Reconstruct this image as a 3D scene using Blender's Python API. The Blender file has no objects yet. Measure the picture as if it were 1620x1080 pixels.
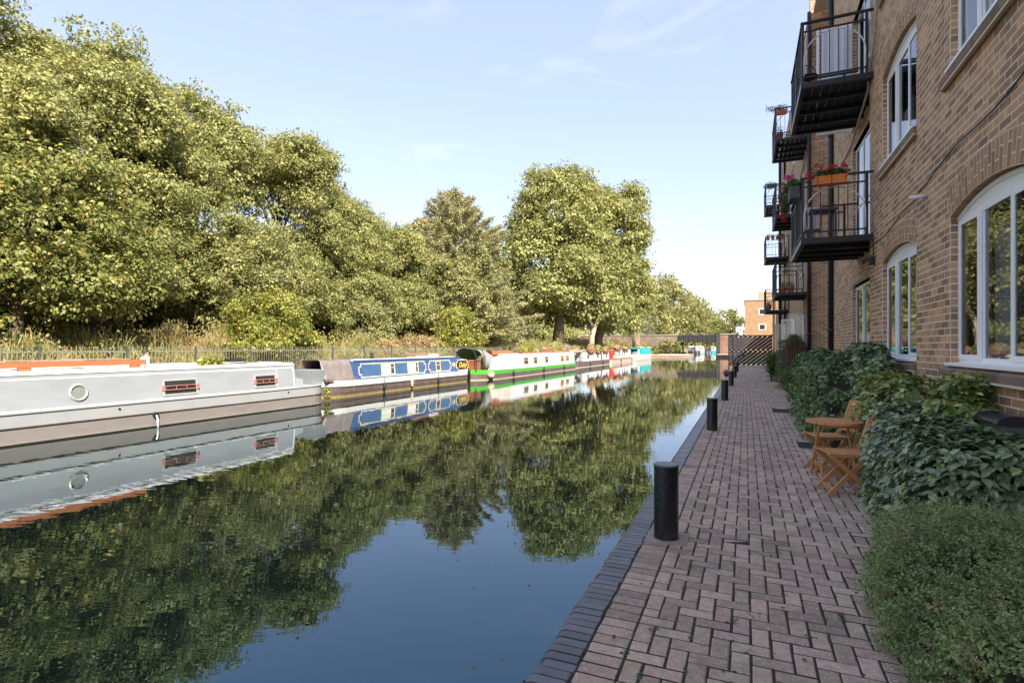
import bpy, bmesh, math, random
import numpy as np
from mathutils import Vector, Matrix
R = math.radians
random.seed(7)
SC = bpy.context.scene
COL = SC.collection

# ---------------------------------------------------------------- camera, sky, sun
TH = math.atan(370 / 860)          # the towpath runs along +Y, the camera is turned this much to its left
cd = bpy.data.cameras.new('camera'); cam = bpy.data.objects.new('camera', cd); COL.objects.link(cam)
cd.sensor_width = 36; cd.lens = 860 / 1620 * 36; cd.shift_y = 9 / 1620
cd.clip_start = .05; cd.clip_end = 3000
cam.location = (0, 0, 1.6); cam.rotation_euler = (R(90), 0, TH)
SC.camera = cam

SUN_EL = R(41); SUN_AZ = R(132)      # clockwise from +Y
w = bpy.data.worlds.new('World'); SC.world = w; w.use_nodes = True
nt = w.node_tree; bg = nt.nodes['Background']
sky = nt.nodes.new('ShaderNodeTexSky'); sky.sky_type = 'NISHITA'; sky.sun_disc = False
sky.sun_elevation = SUN_EL; sky.sun_rotation = SUN_AZ; sky.air_density = 1.0; sky.dust_density = .9; sky.ozone_density = 1.0
# a few thin wisps of cirrus, mixed into the sky
tc = nt.nodes.new('ShaderNodeTexCoord'); mp = nt.nodes.new('ShaderNodeMapping')
mp.inputs['Scale'].default_value = (1.6, 1.6, 5.0)
nz = nt.nodes.new('ShaderNodeTexNoise'); nz.inputs['Scale'].default_value = 2.3; nz.inputs['Detail'].default_value = 7; nz.inputs['Roughness'].default_value = .6
nz.inputs['Distortion'].default_value = .6
rp = nt.nodes.new('ShaderNodeValToRGB'); rp.color_ramp.elements[0].position = .56; rp.color_ramp.elements[1].position = .90
rp.color_ramp.elements[0].color = (0, 0, 0, 1); rp.color_ramp.elements[1].color = (.35, .35, .35, 1)
mx = nt.nodes.new('ShaderNodeMixRGB'); mx.inputs[2].default_value = (3.2, 3.3, 3.5, 1)
nt.links.new(tc.outputs['Generated'], mp.inputs[0]); nt.links.new(mp.outputs[0], nz.inputs[0])
nt.links.new(nz.outputs[0], rp.inputs[0]); nt.links.new(rp.outputs[0], mx.inputs[0])
sh = nt.nodes.new('ShaderNodeHueSaturation'); sh.inputs['Saturation'].default_value = .95; st_ = nt.nodes.new('ShaderNodeMixRGB'); st_.blend_type = 'MULTIPLY'; st_.inputs[0].default_value = 1; st_.inputs[2].default_value = (1.10, .965, 1.0, 1)
nt.links.new(sky.outputs[0], sh.inputs['Color']); nt.links.new(sh.outputs[0], st_.inputs[1]); hz_ = nt.nodes.new('ShaderNodeMixRGB'); hz_.inputs[0].default_value = .62; hz_.inputs[2].default_value = (1.34, 1.56, 1.92, 1)      # thin even haze over the blue
nt.links.new(st_.outputs[0], hz_.inputs[1]); nt.links.new(hz_.outputs[0], mx.inputs[1]); nt.links.new(mx.outputs[0], bg.inputs[0])
bg.inputs[1].default_value = .138
sd = bpy.data.lights.new('sun', 'SUN'); sd.energy = 3.7; sd.angle = R(.5); sd.color = (1, .92, .78)
sun = bpy.data.objects.new('sun', sd); COL.objects.link(sun)
sdir = Vector((math.sin(SUN_AZ) * math.cos(SUN_EL), math.cos(SUN_AZ) * math.cos(SUN_EL), math.sin(SUN_EL)))
sun.rotation_euler = sdir.to_track_quat('Z', 'Y').to_euler(); sun.location = (20, -20, 40)
SC.view_settings.view_transform = 'Standard'; SC.view_settings.look = 'None'
SC.view_settings.exposure = 1.72; SC.view_settings.gamma = 1
SC.cycles.max_bounces = 8; SC.cycles.transparent_max_bounces = 12; SC.cycles.caustics_reflective = False

WZ = -.6                              # water level below the path

def yat(px, X):
    "distance along the canal of the thing at lateral offset X seen in picture column px"
    return X / math.tan(math.atan((px - 810) / 860) - TH)

# ---------------------------------------------------------------- helpers
def woff(o):
    v = Vector((0, 0, 0))
    while o is not None:
        v += o.location; o = o.parent
    return v

class MB:
    def __init__(s): s.v = []; s.f = []; s.m = []
    def face(s, idx, m=0): s.f.append(tuple(idx)); s.m.append(m)
    def poly(s, pts, m=0):
        n = len(s.v); s.v += [tuple(p) for p in pts]; s.face(range(n, n + len(pts)), m)
    def box(s, x0, x1, y0, y1, z0, z1, m=0):
        n = len(s.v)
        s.v += [(x0, y0, z0), (x1, y0, z0), (x1, y1, z0), (x0, y1, z0), (x0, y0, z1), (x1, y0, z1), (x1, y1, z1), (x0, y1, z1)]
        for q in ((3, 2, 1, 0), (4, 5, 6, 7), (0, 1, 5, 4), (1, 2, 6, 5), (2, 3, 7, 6), (3, 0, 4, 7)): s.face([n + i for i in q], m)
    def bar(s, a, b, wd, ht, m=0, up=(0, 0, 1)):
        a = Vector(a); b = Vector(b); d = (b - a).normalized(); u = Vector(up)
        if abs(d.dot(u)) > .98: u = Vector((1, 0, 0))
        r = d.cross(u).normalized() * wd / 2; u2 = r.cross(d).normalized() * ht / 2
        n = len(s.v)
        for p in (a, b):
            for sr, su in ((-1, -1), (1, -1), (1, 1), (-1, 1)): s.v.append(tuple(p + r * sr + u2 * su))
        for q in ((3, 2, 1, 0), (4, 5, 6, 7), (0, 1, 5, 4), (1, 2, 6, 5), (2, 3, 7, 6), (3, 0, 4, 7)): s.face([n + i for i in q], m)
    def tube(s, pts, rad, k=8, m=0, cap=True):
        pts = [Vector(p) for p in pts]
        if not hasattr(rad, '__len__'): rad = [rad] * len(pts)
        n0 = len(s.v)
        for i, p in enumerate(pts):
            d = (pts[min(i + 1, len(pts) - 1)] - pts[max(i - 1, 0)]).normalized()
            u = Vector((0, 0, 1)) if abs(d.z) < .9 else Vector((1, 0, 0))
            a = d.cross(u).normalized(); b = d.cross(a).normalized()
            for j in range(k):
                t = 2 * math.pi * j / k
                s.v.append(tuple(p + (a * math.cos(t) + b * math.sin(t)) * rad[i]))
        for i in range(len(pts) - 1):
            for j in range(k):
                q = n0 + i * k; j2 = (j + 1) % k
                s.face((q + j, q + j2, q + k + j2, q + k + j), m)
        if cap:
            s.face([n0 + j for j in range(k)][::-1], m); s.face([n0 + (len(pts) - 1) * k + j for j in range(k)], m)
    def lathe(s, c, prof, k=20, m=0, ms=None):
        n0 = len(s.v)
        for r, z in prof:
            for j in range(k):
                t = 2 * math.pi * j / k; s.v.append((c[0] + r * math.cos(t), c[1] + r * math.sin(t), c[2] + z))
        for i in range(len(prof) - 1):
            for j in range(k):
                q = n0 + i * k; j2 = (j + 1) % k
                s.face((q + j, q + j2, q + k + j2, q + k + j), ms[i] if ms else m)
        s.face([n0 + j for j in range(k)][::-1], m); s.face([n0 + (len(prof) - 1) * k + j for j in range(k)], ms[-1] if ms else m)
    def build(s, name, mats, parent=None, at=None, smooth=False, bevel=0):
        if not isinstance(mats, (list, tuple)): mats = [mats]
        off = woff(parent) if parent is not None else Vector(at or (0, 0, 0))
        me = bpy.data.meshes.new(name)
        me.from_pydata([(x - off.x, y - off.y, z - off.z) for x, y, z in s.v], [], s.f)
        for mt in mats: me.materials.append(mt)
        me.polygons.foreach_set('material_index', s.m)
        if smooth: me.polygons.foreach_set('use_smooth', [True] * len(s.f))
        me.update()
        o = bpy.data.objects.new(name, me); COL.objects.link(o)
        if parent is not None: o.parent = parent
        else: o.location = off
        if bevel:
            b = o.modifiers.new('bevel', 'BEVEL'); b.width = bevel; b.segments = 2; b.limit_method = 'ANGLE'
        return o

def tag(o, label=None, cat=None, group=None, kind=None):
    if label: o['label'] = label
    if cat: o['category'] = cat
    if group: o['group'] = group
    if kind: o['kind'] = kind
    return o

def empty(name, loc=(0, 0, 0), label=None, cat=None, group=None):
    o = bpy.data.objects.new(name, None); o.location = loc; o.empty_display_size = .2; COL.objects.link(o)
    return tag(o, label, cat, group)

def copy_tree(o, parent=None):
    c = o.copy(); COL.objects.link(c); c.parent = parent
    for ch in list(o.children): copy_tree(ch, c)
    return c

# ---------------------------------------------------------------- materials
def NN(nt, t): return nt.nodes.new(t)
def mat(name, col, rough=.6, var=.12, scale=3.0, metal=0, bump=0, bscale=30, isl=0, hue=0, spec=.5, coat=0, dirt=None, dirt_amt=0, dirt_scale=1.5, stretch=None, trans=0, ior=1.45):
    m = bpy.data.materials.new(name); m.use_nodes = True; nt = m.node_tree; b = nt.nodes['Principled BSDF']
    b.inputs['Roughness'].default_value = rough; b.inputs['Metallic'].default_value = metal
    b.inputs['Specular IOR Level'].default_value = spec; b.inputs['IOR'].default_value = ior
    if coat: b.inputs['Coat Weight'].default_value = coat; b.inputs['Coat Roughness'].default_value = .08
    tc = NN(nt, 'ShaderNodeTexCoord'); mp = NN(nt, 'ShaderNodeMapping')
    if stretch: mp.inputs['Scale'].default_value = stretch
    nt.links.new(tc.outputs['Object'], mp.inputs[0])
    n = NN(nt, 'ShaderNodeTexNoise'); n.inputs['Scale'].default_value = scale; n.inputs['Detail'].default_value = 6; n.inputs['Roughness'].default_value = .65
    nt.links.new(mp.outputs[0], n.inputs[0])
    mr = NN(nt, 'ShaderNodeMapRange'); mr.inputs[1].default_value = .3; mr.inputs[2].default_value = .7; mr.inputs[3].default_value = 1 - var; mr.inputs[4].default_value = 1 + var
    nt.links.new(n.outputs[0], mr.inputs[0])
    hs = NN(nt, 'ShaderNodeHueSaturation'); hs.inputs['Color'].default_value = (*col, 1)
    val = mr.outputs[0]
    if isl or hue:
        g = NN(nt, 'ShaderNodeNewGeometry')
        m1 = NN(nt, 'ShaderNodeMapRange'); m1.inputs[3].default_value = 1 - isl; m1.inputs[4].default_value = 1 + isl
        nt.links.new(g.outputs['Random Per Island'], m1.inputs[0])
        mm = NN(nt, 'ShaderNodeMath'); mm.operation = 'MULTIPLY'; nt.links.new(val, mm.inputs[0]); nt.links.new(m1.outputs[0], mm.inputs[1]); val = mm.outputs[0]
        if hue:
            wn = NN(nt, 'ShaderNodeTexWhiteNoise'); wn.noise_dimensions = '1D'; nt.links.new(g.outputs['Random Per Island'], wn.inputs['W'])
            m2 = NN(nt, 'ShaderNodeMapRange'); m2.inputs[3].default_value = .5 - hue; m2.inputs[4].default_value = .5 + hue
            nt.links.new(wn.outputs[0], m2.inputs[0]); nt.links.new(m2.outputs[0], hs.inputs['Hue'])
    nt.links.new(val, hs.inputs['Value'])
    out = hs.outputs[0]
    if dirt:
        n2 = NN(nt, 'ShaderNodeTexNoise'); n2.inputs['Scale'].default_value = dirt_scale; n2.inputs['Detail'].default_value = 8; n2.inputs['Roughness'].default_value = .7
        nt.links.new(mp.outputs[0], n2.inputs[0])
        r2 = NN(nt, 'ShaderNodeValToRGB'); r2.color_ramp.elements[0].position = .5; r2.color_ramp.elements[1].position = .72
        r2.color_ramp.elements[0].color = (0, 0, 0, 1); r2.color_ramp.elements[1].color = (dirt_amt,) * 3 + (1,)
        nt.links.new(n2.outputs[0], r2.inputs[0])
        x = NN(nt, 'ShaderNodeMixRGB'); x.inputs[2].default_value = (*dirt, 1)
        nt.links.new(r2.outputs[0], x.inputs[0]); nt.links.new(out, x.inputs[1]); out = x.outputs[0]
    nt.links.new(out, b.inputs['Base Color'])
    if bump:
        n3 = NN(nt, 'ShaderNodeTexNoise'); n3.inputs['Scale'].default_value = bscale; n3.inputs['Detail'].default_value = 6
        nt.links.new(mp.outputs[0], n3.inputs[0])
        bp = NN(nt, 'ShaderNodeBump'); bp.inputs['Strength'].default_value = bump; bp.inputs['Distance'].default_value = .01
        nt.links.new(n3.outputs[0], bp.inputs['Height']); nt.links.new(bp.outputs[0], b.inputs['Normal'])
    if trans: b.inputs['Transmission Weight'].default_value = trans
    return m

def leafmat(name, c1, c2, c3=None, p3=.93, rough=.5, tr=.3, spec=.4, low=.35):
    "leaf: colour picked per leaf between c1 and c2 (a few of them c3), light shining through"
    m = bpy.data.materials.new(name); m.use_nodes = True; nt = m.node_tree; b = nt.nodes['Principled BSDF']
    b.inputs['Roughness'].default_value = rough; b.inputs['Specular IOR Level'].default_value = spec
    g = NN(nt, 'ShaderNodeNewGeometry'); tc = NN(nt, 'ShaderNodeTexCoord')
    n = NN(nt, 'ShaderNodeTexNoise'); n.inputs['Scale'].default_value = low; n.inputs['Detail'].default_value = 2
    nt.links.new(tc.outputs['Object'], n.inputs[0])
    a = NN(nt, 'ShaderNodeMath'); a.operation = 'MULTIPLY_ADD'; a.inputs[1].default_value = 1.4; a.inputs[2].default_value = -.7
    nt.links.new(n.outputs[0], a.inputs[0])
    s = NN(nt, 'ShaderNodeMath'); s.operation = 'ADD'; nt.links.new(a.outputs[0], s.inputs[0]); nt.links.new(g.outputs['Random Per Island'], s.inputs[1])
    r = NN(nt, 'ShaderNodeValToRGB'); e = r.color_ramp.elements
    e[0].position = .1; e[0].color = (*c1, 1); e[1].position = .8; e[1].color = (*c2, 1)
    nt.links.new(s.outputs[0], r.inputs[0]); out = r.outputs[0]
    if c3:
        wn = NN(nt, 'ShaderNodeTexWhiteNoise'); wn.noise_dimensions = '1D'; nt.links.new(g.outputs['Random Per Island'], wn.inputs['W'])
        gt = NN(nt, 'ShaderNodeMath'); gt.operation = 'GREATER_THAN'; gt.inputs[1].default_value = p3
        nt.links.new(wn.outputs[0], gt.inputs[0])
        x = NN(nt, 'ShaderNodeMixRGB'); x.inputs[2].default_value = (*c3, 1); nt.links.new(gt.outputs[0], x.inputs[0]); nt.links.new(out, x.inputs[1]); out = x.outputs[0]
    nt.links.new(out, b.inputs['Base Color'])
    t = NN(nt, 'ShaderNodeBsdfTranslucent'); ms = NN(nt, 'ShaderNodeMixShader'); ms.inputs[0].default_value = min(.5, tr * 1.25)
    hs = NN(nt, 'ShaderNodeHueSaturation'); hs.inputs['Value'].default_value = 1.3; hs.inputs['Hue'].default_value = .49
    nt.links.new(out, hs.inputs['Color']); nt.links.new(hs.outputs[0], t.inputs[0])
    nt.links.new(b.outputs[0], ms.inputs[1]); nt.links.new(t.outputs[0], ms.inputs[2])
    nt.links.new(ms.outputs[0], nt.nodes['Material Output'].inputs[0])
    return m

def brickmat(name, axis, c1=(.42, .26, .15), c2=(.29, .175, .105), mort=(.60, .50, .38), bw=.225, rh=.075):
    m = bpy.data.materials.new(name); m.use_nodes = True; nt = m.node_tree; b = nt.nodes['Principled BSDF']; b.inputs['Roughness'].default_value = .85
    g = NN(nt, 'ShaderNodeNewGeometry'); sp = NN(nt, 'ShaderNodeSeparateXYZ'); cb = NN(nt, 'ShaderNodeCombineXYZ')
    nt.links.new(g.outputs['Position'], sp.inputs[0]); nt.links.new(sp.outputs[axis], cb.inputs[0]); nt.links.new(sp.outputs[2], cb.inputs[1])
    t = NN(nt, 'ShaderNodeTexBrick'); t.inputs['Scale'].default_value = 1; t.inputs['Brick Width'].default_value = bw; t.inputs['Row Height'].default_value = rh
    t.inputs['Mortar Size'].default_value = .006; t.inputs['Mortar Smooth'].default_value = .2; t.inputs['Bias'].default_value = -.1
    t.inputs['Color1'].default_value = (*c1, 1); t.inputs['Color2'].default_value = (*c2, 1); t.inputs['Mortar'].default_value = (*mort, 1)
    nt.links.new(cb.outputs[0], t.inputs[0])
    n = NN(nt, 'ShaderNodeTexNoise'); n.inputs['Scale'].default_value = 1.2; n.inputs['Detail'].default_value = 8; nt.links.new(g.outputs['Position'], n.inputs[0])
    mr = NN(nt, 'ShaderNodeMapRange'); mr.inputs[1].default_value = .3; mr.inputs[2].default_value = .7; mr.inputs[3].default_value = .95; mr.inputs[4].default_value = 1.2
    nt.links.new(n.outputs[0], mr.inputs[0])
    hs = NN(nt, 'ShaderNodeHueSaturation'); nt.links.new(t.outputs[0], hs.inputs['Color']); nt.links.new(mr.outputs[0], hs.inputs['Value']); nt.links.new(hs.outputs[0], b.inputs['Base Color'])
    bp = NN(nt, 'ShaderNodeBump'); bp.invert = True; bp.inputs['Strength'].default_value = .5; bp.inputs['Distance'].default_value = .008
    nt.links.new(t.outputs['Fac'], bp.inputs['Height']); nt.links.new(bp.outputs[0], b.inputs['Normal'])
    return m

MT = {}
MT['brick'] = mat('brick_face', (.46, .262, .14), .85, .18, 9, bump=.5, bscale=60, isl=.42, hue=.005, dirt=(.13, .10, .095), dirt_amt=.55, dirt_scale=2.2)
MT['brick2'] = mat('arch_brick_face', (.41, .24, .13), .85, .15, 9, bump=.5, bscale=60, isl=.28, hue=.01)
MT['mortar'] = mat('mortar', (.74, .62, .49), .95, .15, 20, bump=.3, bscale=120)
MT['brick_y'] = brickmat('brick_courses_along', 1)
MT['brick_x'] = brickmat('brick_courses_across', 0)
MT['tanbrick'] = brickmat('tan_brick', 0, (.34, .20, .11), (.27, .155, .085), (.32, .24, .16))
MT['sillbrick'] = mat('sill_brick', (.24, .165, .125), .8, .15, 12, bump=.4, isl=.25)
MT['upvc'] = mat('white_plastic', (.90, .90, .91), .35, .03, 2)
MT['black'] = mat('black_painted_steel', (.022, .022, .026), .38, .2, 6, bump=.1, bscale=80)
MT['blackpipe'] = mat('black_downpipe', (.02, .02, .024), .4, .2, 3)
MT['white_steel'] = mat('white_steel', (.75, .75, .76), .4, .04)
MT['soffit'] = mat('dark_timber_soffit', (.035, .032, .034), .7, .3, 8, stretch=(1, 8, 1))
MT['concrete'] = mat('concrete', (.34, .31, .28), .9, .15, 8, bump=.4, bscale=40)
MT['palestone'] = mat('pale_stone', (.52, .47, .40), .9, .15, 4, bump=.3)
MT['slate'] = mat('dark_slate', (.06, .06, .06), .95, .2, 3, spec=.1)
MT['bark'] = mat('bark', (.13, .095, .07), .9, .3, 3, bump=.8, bscale=8, stretch=(3, 3, .6))
MT['palebark'] = mat('pale_bark', (.42, .33, .25), .9, .25, 3, bump=.6, bscale=8, stretch=(3, 3, .6))
MT['wood'] = mat('oiled_hardwood', (.56, .27, .11), .42, .22, 10, stretch=(2, 2, 12), bump=.15, bscale=20, isl=.15)
MT['woodh'] = mat('oiled_hardwood_rails', (.57, .28, .115), .42, .2, 14, stretch=(1.5, 12, 12), bump=.15, bscale=20, isl=.15)
MT['planks'] = mat('orange_timber', (.34, .12, .05), .7, .2, 5, stretch=(6, 1, 6), isl=.15)
MT['paleplank'] = mat('weathered_timber', (.38, .30, .24), .85, .25, 5, stretch=(6, 1, 6), isl=.3)
MT['terracotta'] = mat('terracotta', (.45, .15, .08), .8, .12, 10)
MT['orange_plastic'] = mat('orange_plastic', (.80, .22, .03), .45, .05)
MT['grey_plastic'] = mat('grey_plastic', (.11, .115, .13), .5, .08)
MT['red'] = mat('red_paint', (.55, .04, .03), .4, .1)
MT['soil'] = mat('soil', (.07, .05, .035), .95, .3, 12, bump=.8, bscale=30)

def glassmat(name, tint=(.9, .95, .95), ior=1.75):
    m = bpy.data.materials.new(name); m.use_nodes = True; nt = m.node_tree; nt.nodes.remove(nt.nodes['Principled BSDF'])
    f = NN(nt, 'ShaderNodeFresnel'); f.inputs[0].default_value = ior
    t = NN(nt, 'ShaderNodeBsdfTransparent'); t.inputs[0].default_value = (*tint, 1)
    g = NN(nt, 'ShaderNodeBsdfGlossy'); g.inputs['Roughness'].default_value = .012; g.inputs[0].default_value = (.95, .97, 1, 1)
    n = NN(nt, 'ShaderNodeTexNoise'); n.inputs['Scale'].default_value = 1.6; n.inputs['Detail'].default_value = 1
    bp = NN(nt, 'ShaderNodeBump'); bp.inputs['Strength'].default_value = .12; bp.inputs['Distance'].default_value = .03
    nt.links.new(n.outputs[0], bp.inputs['Height']); nt.links.new(bp.outputs[0], g.inputs['Normal'])
    x = NN(nt, 'ShaderNodeMixShader'); nt.links.new(f.outputs[0], x.inputs[0]); nt.links.new(t.outputs[0], x.inputs[1]); nt.links.new(g.outputs[0], x.inputs[2])
    nt.links.new(x.outputs[0], nt.nodes['Material Output'].inputs[0])
    return m
MT['glass'] = glassmat('window_glass')
MT['curtain'] = mat('net_curtain', (.70, .72, .80), .9, .1, 2)
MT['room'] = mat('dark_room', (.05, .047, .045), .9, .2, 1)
MT['darkglass'] = mat('dark_glass', (.03, .035, .035), .06, .2, 2, spec=.9)

# ---------------------------------------------------------------- foliage engine
LEAF4 = (np.array([[0, 0, 0], [.5, -.34, .10], [1, 0, -.04], [.5, .34, .10]]), [[0, 1, 2], [0, 2, 3]])
LEAF8 = (np.array([[0, 0, 0], [.33, 0, 0], [.68, 0, -.03], [1, 0, -.13], [.28, -.27, .09], [.66, -.24, .05], [.28, .27, .09], [.66, .24, .05]]),
         [[0, 4, 1], [0, 1, 6], [4, 5, 2, 1], [1, 2, 7, 6], [5, 3, 2], [2, 3, 7]])
NEEDLE = (np.array([[0, -.04, 0], [.5, -.12, .03], [1, 0, .06], [.5, .12, .03], [0, .04, 0]]), [[0, 1, 2, 3, 4]])
BLADE = (np.array([[0, -.03, 0], [.5, -.03, .04], [1, 0, 0], [.5, .03, .04], [0, .03, 0]]), [[0, 1, 2, 3, 4]])

def unit(a): return a / (np.linalg.norm(a, axis=-1, keepdims=True) + 1e-9)

def leafcloud(name, P, N, size, shape, material, parent=None, at=None, T=None, rng=None, smooth=False):
    "one mesh of leaves: positions P, normals N, lengths size, optional growth direction T"
    rng = rng or np.random.default_rng(1)
    tpl, faces = shape; n = len(P); k = len(tpl)
    N = unit(N)
    if T is None: T = rng.normal(size=(n, 3))
    T = unit(T - N * (T * N).sum(1, keepdims=True)); B = np.cross(N, T)
    size = np.broadcast_to(size, (n,))
    V = P[:, None, :] + size[:, None, None] * (tpl[None, :, 0:1] * T[:, None, :] + tpl[None, :, 1:2] * B[:, None, :] + tpl[None, :, 2:3] * N[:, None, :])
    V = V.reshape(-1, 3)
    off = np.array(woff(parent)) if parent is not None else np.array(at if at is not None else (0, 0, 0))
    V = (V - off).astype(np.float32)
    tot = np.array([len(f) for f in faces]); flat = np.concatenate([np.array(f) for f in faces])
    L = (np.arange(n)[:, None] * k + flat[None, :]).ravel().astype(np.int32)
    tots = np.tile(tot, n).astype(np.int32); starts = np.concatenate([[0], np.cumsum(tots)[:-1]]).astype(np.int32)
    me = bpy.data.meshes.new(name)
    me.vertices.add(len(V)); me.vertices.foreach_set('co', V.ravel())
    me.loops.add(len(L)); me.loops.foreach_set('vertex_index', L)
    me.polygons.add(len(tots)); me.polygons.foreach_set('loop_start', starts)
    me.update(calc_edges=True)
    if smooth: me.polygons.foreach_set('use_smooth', np.ones(len(tots), bool))
    me.materials.append(material)
    o = bpy.data.objects.new(name, me); COL.objects.link(o)
    if parent is not None: o.parent = parent
    else: o.location = Vector(off)
    return o

def tree(name, label, cat, base, lobes, leafm, leaf=.18, dens=1.0, puff=1.1, npuff=90, trunk_r=.3, barkm=None, seed=1, group=None, shape=LEAF4, cone=False, fork=.35, lean=(0, 0), up=.35, droop=0, trunk_top=None, npow=.45):
    """lobes: ellipsoids (dx, dy, z, rx, ry, rz) of the crown, z above the base.
    Leaf clumps sit through the outer part of the lobes, so that gaps and dark hollows stay between them."""
    rng = np.random.default_rng(seed)
    root = empty(name, base, label, cat, group)
    bx, by, bz = base
    vol = np.array([l[3] * l[4] * l[5] for l in lobes]) ** (2 / 3); vol /= vol.sum()
    C = []; Rr = []
    for l, fr in zip(lobes, vol):
        n = max(3, int(npuff * fr))
        d = unit(rng.normal(size=(n, 3))); d[:, 2] = np.where(d[:, 2] < -.8, -d[:, 2] * .8, d[:, 2]); d = unit(d)
        q = rng.uniform(.25, 1, n) ** npow * np.where(rng.random(n) < .22, rng.uniform(1.05, 1.22, n), 1)
        r = puff * rng.uniform(.55, 1.25, n)
        sc = np.array([l[3], l[4], l[5]])
        c = np.array([l[0], l[1], l[2]]) + d * np.maximum(sc[None] - r[:, None] * .55, sc[None] * .3) * q[:, None]
        C.append(c); Rr.append(r)
    C = np.concatenate(C); Rr = np.concatenate(Rr)
    # leaves
    cnt = np.maximum(6, (dens * 26 * (Rr ** 2) / (leaf ** 2) * .16)).astype(int)
    G = 7; cnt = np.maximum(2, cnt // G)
    idx = np.repeat(np.arange(len(C)), cnt); n = len(idx)
    d = unit(rng.normal(size=(n, 3)))
    rad = Rr[idx] * rng.uniform(.1, 1, n) ** .4
    # ragged outline
    ph = C[idx] * 3.1
    wob = 1 + .28 * np.sin(d[:, 0] * 5 + ph[:, 0]) * np.sin(d[:, 1] * 5 + ph[:, 1]) + .22 * np.sin(d[:, 2] * 7 + ph[:, 2] + d[:, 0] * 4)
    P = C[idx] + d * (rad * wob)[:, None] * np.array([1.05, 1.05, .72])
    if droop: P[:, 2] -= droop * rng.uniform(0, 1, n) ** 2 * 1.5
    tw = d * .75 + rng.normal(size=(n, 3)) * .35 + np.array([0, 0, up])          # every twig faces its own way, its leaves fan around it
    P = np.repeat(P, G, 0) + np.array(base); d = np.repeat(d, G, 0); tw = np.repeat(tw, G, 0)
    P = P + rng.normal(size=P.shape) * leaf * np.array([.85, .85, .5])
    ok = P[:, 2] > bz + .15; P = P[ok]; d = d[ok]; tw = tw[ok]; n = len(P)
    Nn = tw + rng.normal(size=(n, 3)) * .38
    T = d + rng.normal(size=(n, 3)) * .5 + np.array([0, 0, -.5 - droop])
    leafcloud('crown', P, Nn, leaf * rng.uniform(.5, 1.45, n), shape, leafm, parent=root, T=T, rng=rng)
    # trunk and limbs
    mb = MB(); H = trunk_top or max(l[2] + l[5] * .5 for l in lobes)
    zt = np.linspace(0, H, 7); wx = rng.normal(size=7).cumsum() * trunk_r * .22; wy = rng.normal(size=7).cumsum() * trunk_r * .22
    wx[0] = wy[0] = 0
    pts = [(bx + wx[i] + lean[0] * zt[i] / H, by + wy[i] + lean[1] * zt[i] / H, bz + zt[i] - (.3 if i == 0 else 0)) for i in range(7)]
    rs = [trunk_r * (1.35 if i == 0 else 1 - .8 * i / 6) for i in range(7)]
    mb.tube(pts, rs, 10)
    low = min(l[2] - l[5] for l in lobes)
    order = rng.permutation(len(C))[: min(len(C), 34)]
    for i in order:
        c = C[i] + np.array(base); t = np.clip((c[2] - bz) / H * rng.uniform(.45, .8), fork * .8, .95)
        k = t * 6; a = int(k); fr = k - a
        p0 = Vector(pts[a]).lerp(Vector(pts[min(a + 1, 6)]), fr); r0 = trunk_r * (1 - .8 * t) * .55
        p3 = Vector(c); mid = p0.lerp(p3, .5) + Vector((0, 0, abs((p3 - p0).length) * .12)) + Vector(rng.normal(size=3) * .15)
        mb.tube([p0, p0.lerp(mid, .55) + Vector((0, 0, .05)), mid, p3], [r0, r0 * .7, r0 * .45, r0 * .15], 5)
    mb.build('trunk', barkm or MT['bark'], parent=root, smooth=True)
    return root

# ---------------------------------------------------------------- ground, canal, path
def ground():
    def hz(x):
        xs = [-900, -60, -33, -28, -25, -22.6, -21.3, -18.75]; zs = [3.0, 2.4, 2.0, 1.75, 1.1, .05, -.2, -.2]
        return float(np.interp(x, xs, zs))
    X = [-900, -300, -120, -60, -45, -38, -33, -30, -28, -26.5, -25, -23.8, -22.6, -21.8, -21.3, -20, -18.75, -18.7, -18.7, -.99, -.99, -.9, 2.5, 12, 60, 300, 900]
    Z = [hz(x) for x in X[:17]] + [-.21, -1.8, -1.8, -.12, -.05, -.05, -.05, -.05, -.05, -.05]
    Y = [-60, -20, -5] + list(np.arange(0, 160, 3.0)) + [180, 220, 300, 420, 600, 900, 1500]
    rng = np.random.default_rng(3)
    V = []; F = []; nx = len(X)
    for y in Y:
        for i, x in enumerate(X):
            z = Z[i]
            if x < -23 and i < 13: z += .18 * math.sin(y * .45 + x) + .1 * math.sin(y * 1.3 + x * 2)
            V.append((x, y, z))
    for j in range(len(Y) - 1):
        for i in range(nx - 1): F.append((j * nx + i, j * nx + i + 1, (j + 1) * nx + i + 1, (j + 1) * nx + i))
    me = bpy.data.meshes.new('ground'); me.from_pydata(V, [], F)
    m = mat('bank_earth', (.20, .185, .08), .95, .3, 1.2, bump=.8, bscale=14, dirt=(.11, .12, .04), dirt_amt=.8, dirt_scale=.7)
    me.materials.append(m); me.update()
    o = bpy.data.objects.new('ground', me); COL.objects.link(o); tag(o, 'grassy canal bank and earth around the canal', kind='structure')
ground()
tp = MB(); tp.box(-21.2, -18.72, -30, 138, -.30, -.185)
tag(tp.build('towpath', mat('towpath_gravel', (.36, .31, .25), .95, .2, 5, bump=.5)), 'pale gravel towpath on the far bank', kind='structure')

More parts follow.
